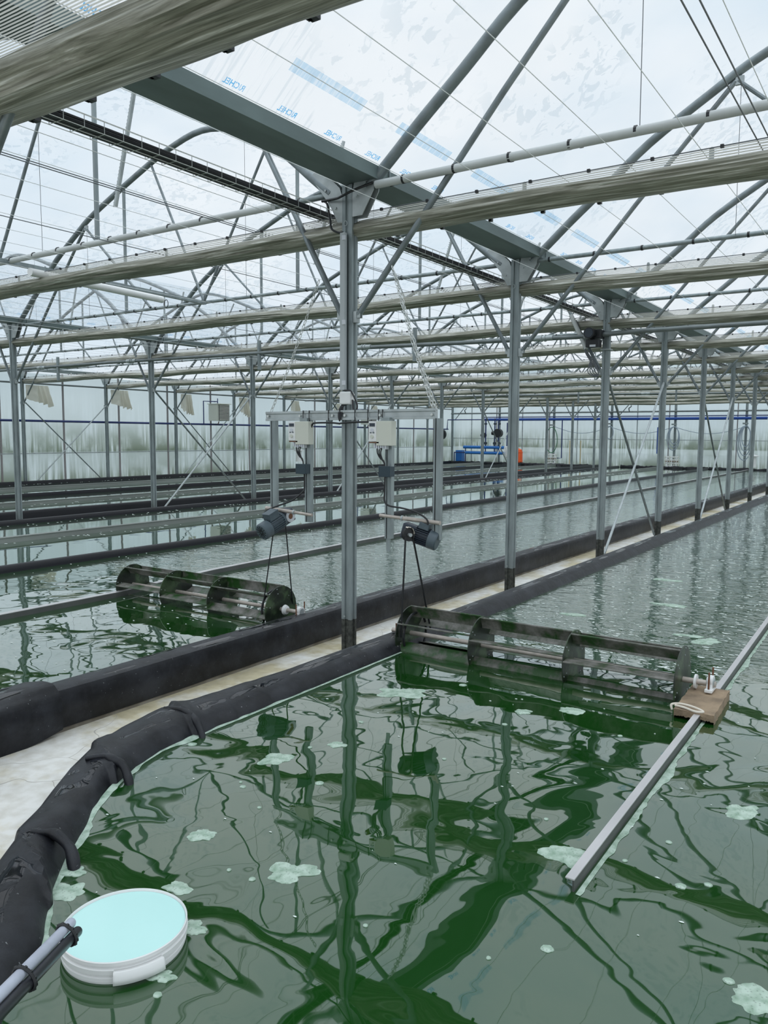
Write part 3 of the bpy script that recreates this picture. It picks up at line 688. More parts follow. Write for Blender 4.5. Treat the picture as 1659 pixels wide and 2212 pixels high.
# right berm: inner (water) and outer edge polylines in matching stations
outer=[(.345,29.7),(.345,8),(.345,0),(.33,-1.0),(.285,-1.55),(.25,-1.80),(.30,-2.05),(.36,-2.22),(.48,-2.41),(.60,-2.57),(.77,-2.79),(.90,-2.95),(1.05,-3.16),(1.25,-3.45),(1.6,-3.85),(2.1,-4.1),(4.0,-4.1)]
inner=[(.565,29.7),(.565,8),(.565,0),(.565,-1.0),(.565,-1.60),(.56,-1.85),(.565,-2.06),(.61,-2.22),(.69,-2.38),(.78,-2.52),(.97,-2.75),(1.09,-2.90),(1.30,-3.06),(1.52,-3.32),(1.85,-3.58),(2.2,-3.72),(4.0,-3.72)]
so=[];si=[]
for (a,b),(c,d) in zip(zip(outer,outer[1:]),zip(inner,inner[1:])):
    L=(Vector(a)-Vector(b)).length; step=.008 if max(a[1],b[1])<=-.9 else (.04 if max(a[1],b[1])<1.5 else .25)
    n=max(1,int(L/step))
    for i in range(n):
        so.append(Vector(a).lerp(Vector(b),i/n)); si.append(Vector(c).lerp(Vector(d),i/n))
so.append(Vector(outer[-1])); si.append(Vector(inner[-1]))
sec=[(-.01,.14),(.0,.25),(.01,.335),(.06,.352),(.16,.362),(.30,.368),(.45,.368),(.60,.364),(.72,.356),(.82,.343),(.90,.322),(.97,.30),(1.0,.27),(1.0,.2)]
folds=[(.55,-1.86,.14),(.60,-2.34,.17),(.86,-2.86,.17),(1.35,-3.45,.2)]
m=MB(); vs=[];nv=len(sec)
for i,(o_,n_) in enumerate(zip(so,si)):
    for j,(u,z) in enumerate(sec):
        p=o_.lerp(n_,u); near=max(0,min(1,(-.9-p.y)/.8))
        w=noise.noise(Vector((p.x*3.5,p.y*3.5,j*.1)))*.010*near+noise.noise(Vector((p.x*11,p.y*7,j*.25)))*.006*near-.008*near*max(0,noise.noise(Vector((p.x*5+p.y*9,p.y*3,j*.12+4)))*2)
        zz=z+w*(1 if 1<j<12 else .3)+ .003*noise.noise(Vector((p.y*1.3,j*.3,1)))
        bulge=0
        for fx,fy,fw in folds:
            d=(p.y-fy)+.35*(p.x-fx) 
            if 0<d<.13 and 0<j<13: q_=min(1,d/.016)*(1-d/.13)**1.3; zz+= .024*q_; bulge=.013*q_
        oo=(n_-o_).normalized()*bulge*(1 if j>7 else -.35 if j<3 else 0); vs.append((p.x+w*.8+oo.x,p.y+w*.6+oo.y,zz))
fs=[(i*nv+j,i*nv+j+1,(i+1)*nv+j+1,(i+1)*nv+j) for i in range(len(so)-1) for j in range(nv-1)]
m.add(vs,fs)
tag(m.build('pool_berm','liner',smooth=True),'low black liner-wrapped berm curving round the front pool','pool edge')
bR=bpy.data.objects['pool_berm']
def fold(px,py,qx,qy,r,sk):
    o_=Vector((px,py)); n_=Vector((qx,qy)); d=(n_-o_); side=Vector((-d.y,d.x)).normalized(); pts=[];rs=[]
    us=[.16+.82*i/26 for i in range(27)]
    for u in us:
        zz=None
        for (a,za),(b,zb_) in zip(sec[1:],sec[2:]):
            if a<=u<=b: zz=za+(zb_-za)*(u-a)/max(1e-6,b-a)
        if zz is None: zz=.27
        p=o_+d*u+side*(sk*math.sin(PI*u)*.05+.012*noise.noise(Vector((u*4,px*9,1))))
        pts.append((p.x,p.y,zz+.001+.005*noise.noise(Vector((u*5,py,2))))); rs.append(r*(.15+.85*math.sin(PI*min(1,u*.62+.02)))*(.9+.3*noise.noise(Vector((u*6,py,5)))))
    MB().tube(pts,rs,12).build('liner_fold','liner',bR,smooth=True)
fold(.25,-1.84,.60,-1.86,.017,1); fold(.47,-2.40,.715,-2.33,.019,1); fold(.80,-2.86,1.06,-2.80,.019,1)
# left berm of the channel
m=MB()
ys=[-4.6+.03*i for i in range(220)]+[2+.4*i for i in range(70)]
secL=[(-.56,.2),(-.54,.29),(-.515,.318),(-.48,.348),(-.44,.362),(-.38,.366),(-.33,.364),(-.306,.357),(-.298,.335),(-.297,.25),(-.296,.19),(-.296,.172)]
vs=[]
for y in ys:
    near=max(0,min(1,(.5-y)/2))
    for j,(x,z) in enumerate(secL):
        w=.006*noise.noise(Vector((y*2.2,j*.4,5)))*near+.002*noise.noise(Vector((y*.8,j*.3,9)))
        vs.append((x+w,y,z+w*.8+(.008*noise.noise(Vector((y*3,2,2))) if j==11 else 0)))
nv=len(secL); m.add(vs,[(i*nv+j,i*nv+j+1,(i+1)*nv+j+1,(i+1)*nv+j) for i in range(len(ys)-1) for j in range(nv-1)])
bl=m.build('pool_berm','liner',smooth=True); tag(bl,'tall smooth black berm along the left side of the concrete channel','pool edge')
MB().box((-.325,12.6,.16),(.02,17.2,.012)).build('base_board','woodbase',bl)
# loose flap at its near end
m=MB()
def flap(u,v):
    y=-2.0-1.4*u+.02*math.sin(v*4)
    P=[(-.60,.33),(-.52,.375),(-.42,.392),(-.33,.385),(-.275,.355),(-.262,.28),(-.258,.20),(-.262,.12+.06*math.exp(-u*6))]
    t=v*(len(P)-1); i=min(int(t),len(P)-2); f=t-i
    x=P[i][0]*(1-f)+P[i+1][0]*f; z=P[i][1]*(1-f)+P[i+1][1]*f
    w=.012*noise.noise(Vector((y*3,v*4,3)))
    return (x+w+.02*u,y-.10*max(0,v-.55)*(1-u)*0+(.06*v)*(1-u),z+w)
m.grid(50,30,flap); tag(m.build('liner_flap','liner',smooth=True),'loose black liner flap folded over the near end of the tall berm','liner')
def berm(x0,x1,ztop,label,z0=.2,y0=-4.6,y1=29.7,mat='liner_smooth'):
    m=MB(); w=x1-x0
    P=[(x0-.05,z0),(x0,ztop-.045),(x0+.02,ztop-.01),(x0+.05*min(1,w/.15),ztop),(x1-.05*min(1,w/.15),ztop),(x1-.02,ztop-.01),(x1,ztop-.045),(x1+.03,z0)]
    ys=[y0+.5*i for i in range(int((y1-y0)/.5)+1)]
    vs=[(x+.012*noise.noise(Vector((y*.5,x,3))),y,z+.004*noise.noise(Vector((y*.7,x,7)))) for y in ys for x,z in P]
    n=len(P); m.add(vs,[(i*n+j,i*n+j+1,(i+1)*n+j+1,(i+1)*n+j) for i in range(len(ys)-1) for j in range(n-1)])
    return tag(m.build('pool_berm',mat,smooth=True),label,'pool edge')
berm(-4.0,-3.89,.365,'thin straight black berm between the second and third pools')
berm(-7.58,-7.46,.365,'black berm on the near side of the row of posts in the far channel')
berm(-8.38,-8.27,.40,'black berm on the far side of the row of posts in the far channel')
berm(-11.95,-11.87,.37,'thin black berm between the two pools nearest the left wall')
berm(-15.72,-15.55,.38,'black berm at the foot of the left wall')
# crumpled far end berms
def endberm(x0,x1,y,label):
    m=MB(); nx=int((x1-x0)/.06)
    P=[(-.12,.2),(-.1,.33),(-.04,.38),(.04,.38),(.1,.3),(.12,.15)]
    vs=[]
    for i in range(nx+1):
        x=x0+(x1-x0)*i/nx
        for j,(dy,z) in enumerate(P):
            w=noise.noise(Vector((x*4,j*.7,y))); vs.append((x,y+dy+.05*w,z+.035*w+.03*noise.noise(Vector((x*11,j,2)))))
    n=len(P); m.add(vs,[(i*n+j,i*n+j+1,(i+1)*n+j+1,(i+1)*n+j) for i in range(nx) for j in range(n-1)])
    tag(m.build('pool_berm','liner_smooth',smooth=True),label,'pool edge')
endberm(-3.95,-.4,29.75,'crumpled black liner across the far end of the second pool')
endberm(-7.5,-3.98,29.7,'crumpled black liner across the far end of the third pool')
endberm(-12,-8.3,29.3,'crumpled black liner across the far end of the fourth pool')
endberm(-15.7,-12.02,29.3,'crumpled black liner across the far end of the pool by the left wall')
# ------------------------------------------------------------------ pool dividers
def divider(pts,w,h,label,light,z=.338):
    t=thing('pool_divider',label,'divider rail',(0,0,0))
    top=MB();side=MB();fl=MB()
    for (a,b) in zip(pts,pts[1:]):
        for mb,(dx0,dx1,z0,z1) in ((top,(0,w,z-.004,z)),(side,(w*.80,w,z-.07,z-.004)),(fl,(w,w*1.5,z-.062,z-.056))):
            mb.prism([(a[0]+dx0,a[1],z0),(a[0]+dx1,a[1],z0),(a[0]+dx1,a[1],z1),(a[0]+dx0,a[1],z1)],(0,0,0),(b[0]-a[0],b[1]-a[1],0))
    top.build('top_strip','steelrail' if light else 'railgrey',t); side.build('web_plate','raildark' if light else 'railgrey',t)
    return t
divider([(2.30,-2.06),(2.285,0),(2.25,2.0),(2.22,29.6)],.027,.07,'bright metal divider rail running through the front pool',True)
divider([(-2.18,-4.5),(-2.2,-.2),(-2.36,1.0),(-2.46,3.5),(-2.46,29.6)],.05,.07,'thin grey divider rail in the pool behind the left paddle wheel',True,.342)
def wall_rail(x,label,z=.365,w=.045):
    t=MB(); t.box((x,12.5,(z+.26)/2),(w/2,17.1,(z-.26)/2)); t.box((x,12.5,z),(w*.75,17.1,.006))
    return tag(t.build('pool_divider','railgrey',bevel=.004),label,'divider rail')
wall_rail(-5.82,'wide grey divider rail down the middle of the third pool')
wall_rail(-10.25,'grey divider rail in the pool just beyond the far channel',.36,.045)
wall_rail(-13.8,'grey divider rail in the pool along the left wall',.36,.045)
# ------------------------------------------------------------------ paddle wheels
def paddle(label,loc,L,R,ns,phase,discs_at,ends):
    t=thing('paddle_wheel',label,'paddle wheel',loc)
    x0=discs_at[0]
    MB().tube([(ends[0],0,0),(ends[1],0,0)],.0145,14).build('shaft','rod',t,smooth=True)
    for x in discs_at:
        m=MB(); m.lathe((x,0,0),[(.018,-.003),(R,-.003),(R,.003),(.018,.003)],48,Vector((1,0,0)))
        d=m.build('disc','disc',t)
        for k in range(6):
            a=phase+k*PI/3
            for rr in (.72,.93):
                MB().cyl((x-.006,R*rr*math.cos(a+.05),R*rr*math.sin(a+.05)),(x+.006,R*rr*math.cos(a+.05),R*rr*math.sin(a+.05)),.004,8).build('bolt','steel_light',d)
    for s,(xa,xb) in enumerate(zip(discs_at,discs_at[1:])):
        for k in range(6):
            a=phase+k*PI/3+s*.17
            m=MB(); n=10
            vs=[]
            for i in range(n):
                r=R*(.60+.40*i/(n-1)); aa=a+.22*(i/(n-1))
                vs.append((r*math.cos(aa),r*math.sin(aa)))
            poly=[(y,z) for y,z in vs]
            th=.003
            full=[(0,y,z) for y,z in poly]+[(0,y-th*math.sin(a)*1.0,z+th*math.cos(a)) for y,z in poly[::-1]]
            m.prism(full,(xa+.003,0,0),(xb-.003,0,0))
            # rolled outer lip
            y,z=vs[-1]; m.tube([(xa+.003,y,z),(xb-.003,y,z)],.005,6)
            m.build('blade','blade',t)
    return t
pw1=paddle('large algae-stained paddle wheel half sunk across the front pool','' or (0,-.08,.385),1,.168,3,.30,[.53,1.02,1.58,2.15],(.40,2.31))
MB().lathe((2.215,0,0),[(.016,-.005),(.036,-.005),(.036,.005),(.016,.005)],24,Vector((1,0,0))).build('collar','white',pw1)
m=MB(); m.tube([(.565,.13*math.cos(a),.13*math.sin(a)) for a in [2*PI*i/30 for i in range(30)]],.008,6,closed=True); m.build('pulley_rim','black',pw1)
pw2=paddle('algae-stained paddle wheel across the pool left of the channel','' or (0,0,.372),1,.165,3,.75,[-2.20,-1.68,-1.17,-.60],(-2.30,-.44))
MB().lathe((-.555,0,0),[(.016,-.006),(.036,-.006),(.03,.012),(.016,.016)],24,Vector((1,0,0))).build('collar','white',pw2)
m=MB(); m.tube([(-.66,.13*math.cos(a),.13*math.sin(a)) for a in [2*PI*i/30 for i in range(30)]],.008,6,closed=True); m.build('pulley_rim','black',pw2)
# pillow block bearings
def bearing(loc,label,rods=2,rodh=.10):
    t=thing('pillow_block',label,'bearing',loc)
    MB().box((0,0,.008),(.018,.055,.008)).build('base','white',t,bevel=.003)
    m=MB(); n=20; poly=[]
    for i in range(n+1):
        a=-PI*.08+PI*1.16*i/n; poly.append((0,.034*math.cos(a),.046+.030*math.sin(a)))
    poly+= [(0,-.045,.014),(0,.045,.014)]
    m.prism(poly,(-.013,0,0),(.013,0,0)); m.build('housing','white',t,bevel=.002)
    m=MB(); m.lathe((0,0,.044),[(.010,-.018),(.021,-.018),(.021,.018),(.010,.018)],20,Vector((1,0,0))); m.build('bearing_insert','steel_light',t)
    for s in (-1,1):
        MB().cyl((0,s*.044,0),(0,s*.044,rodh if s<0 else rodh*1.05),.0045,8).build('threaded_rod','rust',t)
    return t
bearing((.455,-.08,.342),'white pillow block bearing on the curved berm at the left end of the front wheel')
bearing((2.285,-.08,.352),'white pillow block bearing on the wooden block')
bearing((-.42,0,.335),'white pillow block bearing on the tall berm at the end of the left wheel')
bearing((-2.27,0,.335),'white pillow block bearing at the far end of the left wheel')
# wooden block
t=thing('wooden_block','worn brown wooden block on the divider rail carrying a bearing','wooden block',(2.28,-.22,.30))
m=MB(); nx,ny=14,22
def blk(x,y,z):
    w=.006*noise.noise(Vector((x*30,y*30,z*10)))
    return (x+w,y+w,z+.3*w)
Rb=Matrix.Rotation(.03,3,'Z')
hx,hy,h=.088,.215,.045
def top(u,v): return tuple(Rb@Vector(blk((u*2-1)*hx,(v*2-1)*hy,h+.0)))
m.grid(nx,ny,top)
def side(fn,n):
    m.grid(n,5,lambda u,v:fn(u,v))
side(lambda u,v:tuple(Rb@Vector(blk((u*2-1)*hx,-hy,h*(1-v)+(.012+.014*abs(noise.noise(Vector((u*14,1,1)))))*(v)))),30)
side(lambda u,v:tuple(Rb@Vector(blk((u*2-1)*hx,hy,h*(1-v)))),14)
side(lambda u,v:tuple(Rb@Vector(blk(hx,(u*2-1)*hy,h*(1-v)))),22)
side(lambda u,v:tuple(Rb@Vector(blk(-hx,(u*2-1)*hy,h*(1-v)))),22)
m.build('block','wood',t)
pts=[(-.095,-.19,.03),(-.10,-.185,.052),(-.07,-.165,.056),(-.02,-.175,.058),(.03,-.195,.055),(.045,-.205,.05),(.01,-.215,.050),(-.04,-.195,.052),(-.085,-.18,.05)]
m=MB().tube(smoothpts(pts,5),.0055,7); m.build('tie_rope','rope',t,smooth=True)
t2=thing('rope_knot','cream rope tied round the rail at the left end of the left wheel','rope',(-2.28,0,.34))
MB().tube(smoothpts([(-.06,0,0),(-.03,-.03,.02),(.03,-.02,.025),(.06,.01,.01),(.02,.03,.02),(-.04,.02,.01)],5),.009,7,closed=True).build('knot','rope',t2,smooth=True)
# ------------------------------------------------------------------ hanging motor frame
FY=-.085
t=thing('motor_gantry','galvanised steel gantry bolted across the near post, four uprights hanging down','gantry',(0,FY,0))
m=MB(); m.prism([(0,-.018,1.690),(0,-.018,1.704),(0,-.012,1.709),(0,-.012,1.733),(0,-.018,1.738),(0,-.018,1.752),(0,.016,1.752),(0,.016,1.690)],(-.635,0,.0),(.70,0,.007)); m.build('cross_beam','steel_light',t)
def upright(x,z0,z1,lite=False):
    m=MB(); w=.024
    m.prism([(x-w,-.014,0),(x-w*.55,-.014,0),(x-w*.55,.008,0),(x-w*.25,.008,0),(x-w*.25,-.014,0),(x+w,-.014,0),(x+w,.018,0),(x-w,.018,0)],(0,0,z0),(0,0,z1))
    u=m.build('upright','steel',t)
    MB().box((x-w*.4,-.0,(z0+z1)/2),(w*.14,.009,(z1-z0)/2)).build('slot','black',u)
upright(-.575,1.10,1.695); upright(-.27,1.02,1.695); upright(.37,.96,1.70); upright(.715,.98,1.70)
MB().box((.366,0,.93),(.012,.006,.05)).build('end_tab','steel',t)
for x in (-.61,-.33,.31,.68,-.06,.04): MB().cyl((x,-.024,1.722),(x,-.016,1.722),.008,8).build('bolt','tray',t)
for x in (-.30,-.25,-.09,-.0,.12,.22,.33,.30):
    MB().tube([(x,-.022,1.688),(x,-.022,1.756),(x,.02,1.756),(x,.02,1.688)],.003,5,closed=True).build('cable_tie','black',t)
# support rods
def rod(a,b,label):
    t=thing('support_rod',label,'rod',(0,0,0))
    a=Vector(a);b=Vector(b)
    MB().tube([a,a.lerp(b,.62)],.013,12).build('outer_tube','rod',t,smooth=True)
    MB().tube([a.lerp(b,.60),b],.0105,12).build('inner_tube','rod',t,smooth=True)
    m=MB(); m.cyl(a.lerp(b,.6),a.lerp(b,.63),.016,12); m.build('collar','steel_light',t)
rod((-.62,FY-.035,1.097),(-.215,FY-.035,1.072),'tan tube rod holding the left blue-grey motor between two uprights')
rod((.755,FY-.035,1.085),(.325,FY-.035,1.105),'tan tube rod holding the right motor between two uprights')
# chains
def chain(a,b,label):
    a=Vector(a);b=Vector(b); d=(b-a); n=int(d.length/.030); m=MB()
    dn=d.normalized(); s1=dn.cross(Vector((0,1,0))).normalized(); s2=dn.cross(s1)
    for i in range(n):
        c=a+d*((i+.5)/n); c.z-=.03*math.sin(PI*(i+.5)/n); s=s1 if i%2 else s2
        pts=[]
        for k in range(12):
            ang=2*PI*k/12; pts.append(c+dn*(.020*math.cos(ang)+.0*1)+s*(.0085*math.sin(ang)))
        m.tube(pts,.0024,5,closed=True)
    tag(m.build('chain','tray',smooth=True),label,'chain')
chain((-.235,-.02,2.60),(-.60,FY,1.752),'steel chain from the roof brace down to the left end of the motor frame')
chain((.335,-.02,2.63),(.68,FY,1.752),'steel chain from the roof brace down to the right end of the motor frame')
chain((.36,-.02,2.58),(.70,FY,1.755),'second strand of steel chain beside the one at the right end of the motor frame')
# motor controllers
def ctrl(x,label):
    t=thing('motor_controller',label,'motor controller',(x,FY-.03,1.61))
    R=Matrix.Rotation(-.85,3,'Z')
    # body: front face turned to the left, wide side towards the viewer
    MB().box((.052,.0,.0),(.056,.028,.075)).build('body','cream',t,bevel=.003)
    MB().box((-.030,-.002,.012),(.028,.030,.062)).build('front_panel','white',t,bevel=.003)
    MB().box((-.030,-.0335,.052),(.020,.0015,.010)).build('display','motor_d',t)
    MB().cyl((-.030,-.036,.018),(-.030,-.031,.018),.012,20).build('keypad','lightgrey',t,smooth=True)
    MB().cyl((-.030,-.040,-.020),(-.030,-.031,-.020),.011,20).build('dial','cream',t,smooth=True)
    m=MB(); m.box((-.041,-.033,.004),(.005,.002,.0035)); m.box((-.019,-.033,.004),(.005,.002,.0035)); m.build('button','motor',t)
    MB().box((-.02,0,-.056),(.036,.028,.004)).build('terminal_cover','rust',t)
    m=MB()
    for i in range(6): m.box((-.02+.016*i,-.005,-.075-.004*(i%3)),(.005,.018,.014))
    m.build('terminals','lightgrey',t)
    MB().box((.055,.005,.084),(.03,.02,.012)).build('mounting_lug','steel',t)
    m=MB()
    for j in range(3):
        m.tube(smoothpts([(-.01+.018*j,-.005,-.085),(-.005+.012*j,-.01,-.12),(.018+.006*j,-.01,-.155),(.04+.004*j,-.012,-.165-.01*j),(.05,-.012,-.185),(.052,-.012,-.21)],4),.0045,6)
    m.build('cable','black',t,smooth=True)
    return t
ctrl(-.335,'cream motor controller with display hanging under the left half of the frame')
ctrl(.312,'cream motor controller with display hanging under the right half of the frame')
def dbox(x,z,label):
    t=thing('control_box',label,'electrical box',(x,FY-.035,z))
    MB().box((0,0,0),(.040,.026,.031)).build('box','darkteal',t,bevel=.002)
    MB().box((-.0,-.027,.0),(.042,.004,.033)).build('lid','darkteal',t,bevel=.002)
dbox(-.288,1.375,'small dark teal box on the upright under the left controller')
dbox(.375,1.378,'small dark teal box on the upright under the right controller')
# cables
def cable(name,pts,r,label,mat='black'):
    return tag(MB().tube(smoothpts(pts,6),r,8).build(name,mat,smooth=True),label,'cable')
cable('power_cable',[(-.275,FY-.04,1.345),(-.275,FY-.04,1.25),(-.28,FY-.05,1.225),(-.36,FY-.06,1.165),(-.47,FY-.07,1.125),(-.57,FY-.07,1.09),(-.60,FY-.08,1.06),(-.60,FY-.09,1.03)],.0055,'black cable curving from the left control box down to the blue-grey motor')
cable('power_cable',[(.365,FY-.04,1.345),(.362,FY-.04,1.25),(.366,FY-.045,1.20),(.40,FY-.05,1.17),(.50,FY-.05,1.16),(.60,FY-.05,1.14),(.67,FY-.05,1.105),(.68,FY-.05,1.07)],.0055,'black cable curving from the right control box down to the motor')
cable('power_cable',[(.01,FY-.03,1.67),(-.06,FY-.03,1.676),(-.17,FY-.03,1.676),(-.215,FY-.025,1.67),(-.235,FY-.02,1.64)],.006,'black cable under the cross beam leading to the left controller')
cable('power_cable',[(.01,FY-.03,1.672),(.10,FY-.03,1.678),(.25,FY-.03,1.68),(.34,FY-.025,1.672),(.37,FY-.02,1.65)],.006,'black cable under the cross beam leading to the right controller')
# junction box and duct on the post
t=thing('junction_box','white square junction box on the front of the post above the frame','electrical box',(.032,-.075,1.832))
MB().box((0,0,0),(.043,.022,.040)).build('box','white',t,bevel=.008)
m=MB()
for z in (.02,-.01): m.cyl((.043,0,z),(.058,0,z),.008,10)
m.build('cable_gland','white',t)
cable('power_cable',[(-.01,-.055,1.885),(.01,-.06,1.882),(.06,-.075,1.878),(.095,-.09,1.85),(.125,-.09,1.79),(.12,-.09,1.755),(.098,-.09,1.755),(.088,-.085,1.80),(.085,-.08,1.82)],.0055,'thick black cable looping round the right side of the white junction box')
for j in range(4):
    cable('power_cable',[(.0+.015*j,-.075,1.795),(-.01+.01*j,-.09,1.770+.004*j),(-.012+.010*j,-.10,1.745),(-.005+.006*j,-.112,1.715),(.005,-.112,1.685)],.004,'black cable dropping from the white junction box, %s from the left'%ORD[j])
t=thing('cable_duct','flat grey cable duct running down the left edge of the near post','cable duct',(0,0,0))
MB().box((-.012,-.052,2.375),(.018,.014,.49)).build('duct','duct',t,bevel=.002)
for z in (2.83,2.31,1.93): MB().box((.003,-.068,z),(.012,.004,.014)).build('duct_clip','lightgrey',t)
cable('power_cable',[(.20,-.035,3.14),(.08,-.08,3.10),(.0,-.09,3.075),(-.06,-.07,3.075),(-.20,-.03,3.09)],.008,'black cable bridging the two pale conduits across the post head')
cable('power_cable',[(-.19,-.03,3.09),(-.15,-.04,3.06),(-.12,-.05,2.96),(-.10,-.06,2.90),(-.05,-.06,2.87),(-.01,-.06,2.865)],.007,'black cable hanging from the conduit into the top of the duct')
# ------------------------------------------------------------------ geared motors
def place(o,loc,rot): o.location=loc; o.rotation_euler=rot
t=thing('geared_motor','blue-grey geared motor hanging left of the post, fan end lowest','motor')
# local: axis along -y (fan end) to +y (gearbox)
MB().lathe((0,0,0),[(.0,-.125),(.050,-.125),(.058,-.118),(.058,-.06),(.054,-.058)],32,Vector((0,1,0))).build('fan_cowl','motor',t,smooth=True)
m=MB()
for i in range(12):
    a=2*PI*i/12; m.box((.026*math.cos(a),-.1255,.026*math.sin(a)),(.018,.002,.002),Matrix.Rotation(-a,3,'Y'))
m.build('fan_grille','black',t)
m=MB(); m.cyl((0,-.06,0),(0,.055,0),.046,28)
for i in range(22):
    a=PI*.12+ (2*PI-PI*.0)*i/22
    m.box((.049*math.cos(a),-.0,.049*math.sin(a)),(.008,.054,.0014),Matrix.Rotation(-a,3,'Y'))
m.build('finned_body','motor',t)
MB().cyl((0,.053,0),(0,.070,0),.055,28).build('flange','motor',t,smooth=True)
MB().box((0,-.005,.066),(.036,.042,.024)).build('terminal_box','motor',t,bevel=.003)
MB().box((0,-.005,.091),(.038,.044,.004)).build('terminal_lid','motor',t,bevel=.002)
MB().box((.0,.115,-.0),(.036,.045,.045)).build('gearbox','motor_d',t,bevel=.008)
m=MB(); m.lathe((.036,.118,0),[(.018,0),(.040,0),(.040,.006),(.024,.008),(.018,.004)],28,Vector((1,0,0))); m.build('output_ring','lightgrey',t)
MB().cyl((.036,.118,0),(.041,.118,0),.019,20).build('output_bore','rust',t)
t.rotation_euler=(.40,.0,-.12); t.location=(-.495,FY-.09,1.0)
t=thing('geared_motor','dark geared motor hanging right of the post with red label and pulley','motor')
MB().lathe((0,0,0),[(.0,.150),(.058,.150),(.066,.142),(.066,.09),(.060,.088)],32,Vector((0,1,0))).build('fan_cowl','motor',t,smooth=True)
m=MB(); m.cyl((0,-.01,0),(0,.09,0),.050,28)
for i in range(26):
    a=2*PI*i/26; m.box((.055*math.cos(a),.04,.055*math.sin(a)),(.009,.048,.0014),Matrix.Rotation(-a,3,'Y'))
m.build('finned_body','motor_d',t)
MB().box((0,.04,.074),(.045,.036,.022)).build('terminal_box','motor',t,bevel=.003)
MB().box((-.0,-.055,0),(.042,.05,.052)).build('gearbox','motor_d',t,bevel=.008)
MB().cyl((.0,-.106,.024),(.0,-.103,.024),.019,20).build('cover_cap','black',t,smooth=True)
MB().box((-.018,-.1065,-.030),(.019,.001,.010)).build('rating_label','red',t)
t.rotation_euler=(-.28,.0,-1.35); t.scale=(.9,.9,.9); t.location=(.59,FY-.02,1.005)
# pulley + cloth guard + belt
t=thing('drive_pulley','black belt pulley with pale worn guard on the front of the right motor','pulley',(.575,FY-.10,1.01))
m=MB(); m.lathe((0,0,0),[(.012,-.012),(.040,-.012),(.040,-.006),(.034,0),(.040,.006),(.040,.012),(.012,.012)],28,Vector((.85,-.5,0)).normalized()); m.build('wheel','black',t,smooth=True)
MB().cyl((0,0,0),(.028,-.017,0),.011,14).build('hub','steel_light',t,smooth=True)
m=MB()
def gd(u,v):
    a=.1+1.9*u; r=.046+.006*noise.noise(Vector((u*6,v*3,1)))
    return (.0+.03*(v-.3)+r*math.cos(a)*.45,-.02*(v-.3)+.0+r*math.cos(a)*.5,r*math.sin(a))
m.grid(18,6,gd); m.build('guard','rope',t,smooth=True)
def belt(a0,a1,b0,b1,label,r=.0045):
    t=thing('drive_belt',label,'belt',(0,0,0))
    MB().tube([a0,a1],r,6).build('belt_run','black',t,smooth=True)
    MB().tube([b0,b1],r,6).build('belt_run','black',t,smooth=True)
belt((.575,FY-.13,1.0),(.545,-.21,.385),(.60,FY-.09,1.0),(.60,.045,.40),'black drive belt from the right motor down to the front paddle wheel',.0065)
belt((-.50,FY-.10,.93),(-.66,-.13,.34),(-.46,FY-.02,1.0),(-.60,.13,.385),'thin black drive belt from the left motor down to the left paddle wheel',.0045)
# ------------------------------------------------------------------ bucket and poles
BC=Vector((1.463,-2.936,0))
t=thing('bucket','white plastic bucket of pale aqua liquid floating at the corner','bucket',(BC.x,BC.y,-.014))
R=.1565
prof=[(.0,.12),(R-.03,.12),(R-.022,.30),(R-.014,.318),(R-.004,.320),(R-.003,.330),(R-.010,.333),(R-.010,.338),(R-.001,.340),(R,.352),(R-.006,.354),(R-.006,.360),(R-.001,.362),(R-.001,.370),(R-.003,.372),(R-.0055,.369),(R-.008,.25)]
MB().lathe((0,0,0),prof,96).build('shell','white',t,smooth=True)
MB().add([((R-.0062)*math.cos(2*PI*i/96),(R-.0062)*math.sin(2*PI*i/96),.365) for i in range(96)],[tuple(range(96))]).build('liquid','aqua',t)
m=MB(); n=24
def lip(u,v):
    a=math.radians(-47+42*u)
    k=int(round(v*4)); r=[R-.002,R+.010,R+.013,R+.015,R+.016][k]; z=[.353,.353,.347,.337,.324][k]
    return (r*math.cos(a),r*math.sin(a),z)
m.grid(n,5,lip); lp=m.build('grip_lip','white',t,smooth=True); sm=lp.modifiers.new('s','SOLIDIFY'); sm.thickness=.004
t=thing('strapped_poles','pale grey pole and black pole strapped together, resting over the bucket rim','pole')
A=Vector((1.543,-3.139,.496)); B=Vector((1.726,-3.413,.567)); dr=(B-A).normalized(); E2=A+dr*1.3
sd=Vector((-.55,-.55,.55)).normalized(); sd=(sd-dr*sd.dot(dr)).normalized()
def pole(off,r,mat,name,ext):
    m=MB(); a=A+off-dr*ext; b=E2+off; m.tube([a,a+dr*.004,b],[r*.9,r,r],20); m.build(name,mat,t,smooth=True)
pole(-sd*.0,.0115,'pole_grey','grey_pole',.0)
side=dr.cross(Vector((0,0,1))).normalized()
POFF=Vector((.58,.39,-.70)); POFF=(POFF-dr*POFF.dot(dr)).normalized()*.0236
pole(POFF,.0115,'pole_black','black_pole',-.004)
for dd in (.045,.25):
    m=MB(); c=A+dr*dd+POFF/2; ax=POFF.normalized(); bx=dr.cross(ax).normalized()
    pts=[c+ax*(.0265*math.cos(a))+bx*(.0155*math.sin(a)) for a in [2*PI*i/24 for i in range(24)]]
    m.tube(pts,.0028,6,closed=True); m.tube([p+dr*.004 for p in pts],.0028,6,closed=True)
    for p in pts[::2]: m.box(tuple(p),(.003,.003,.003))
    m.build('cable_tie','black',t)
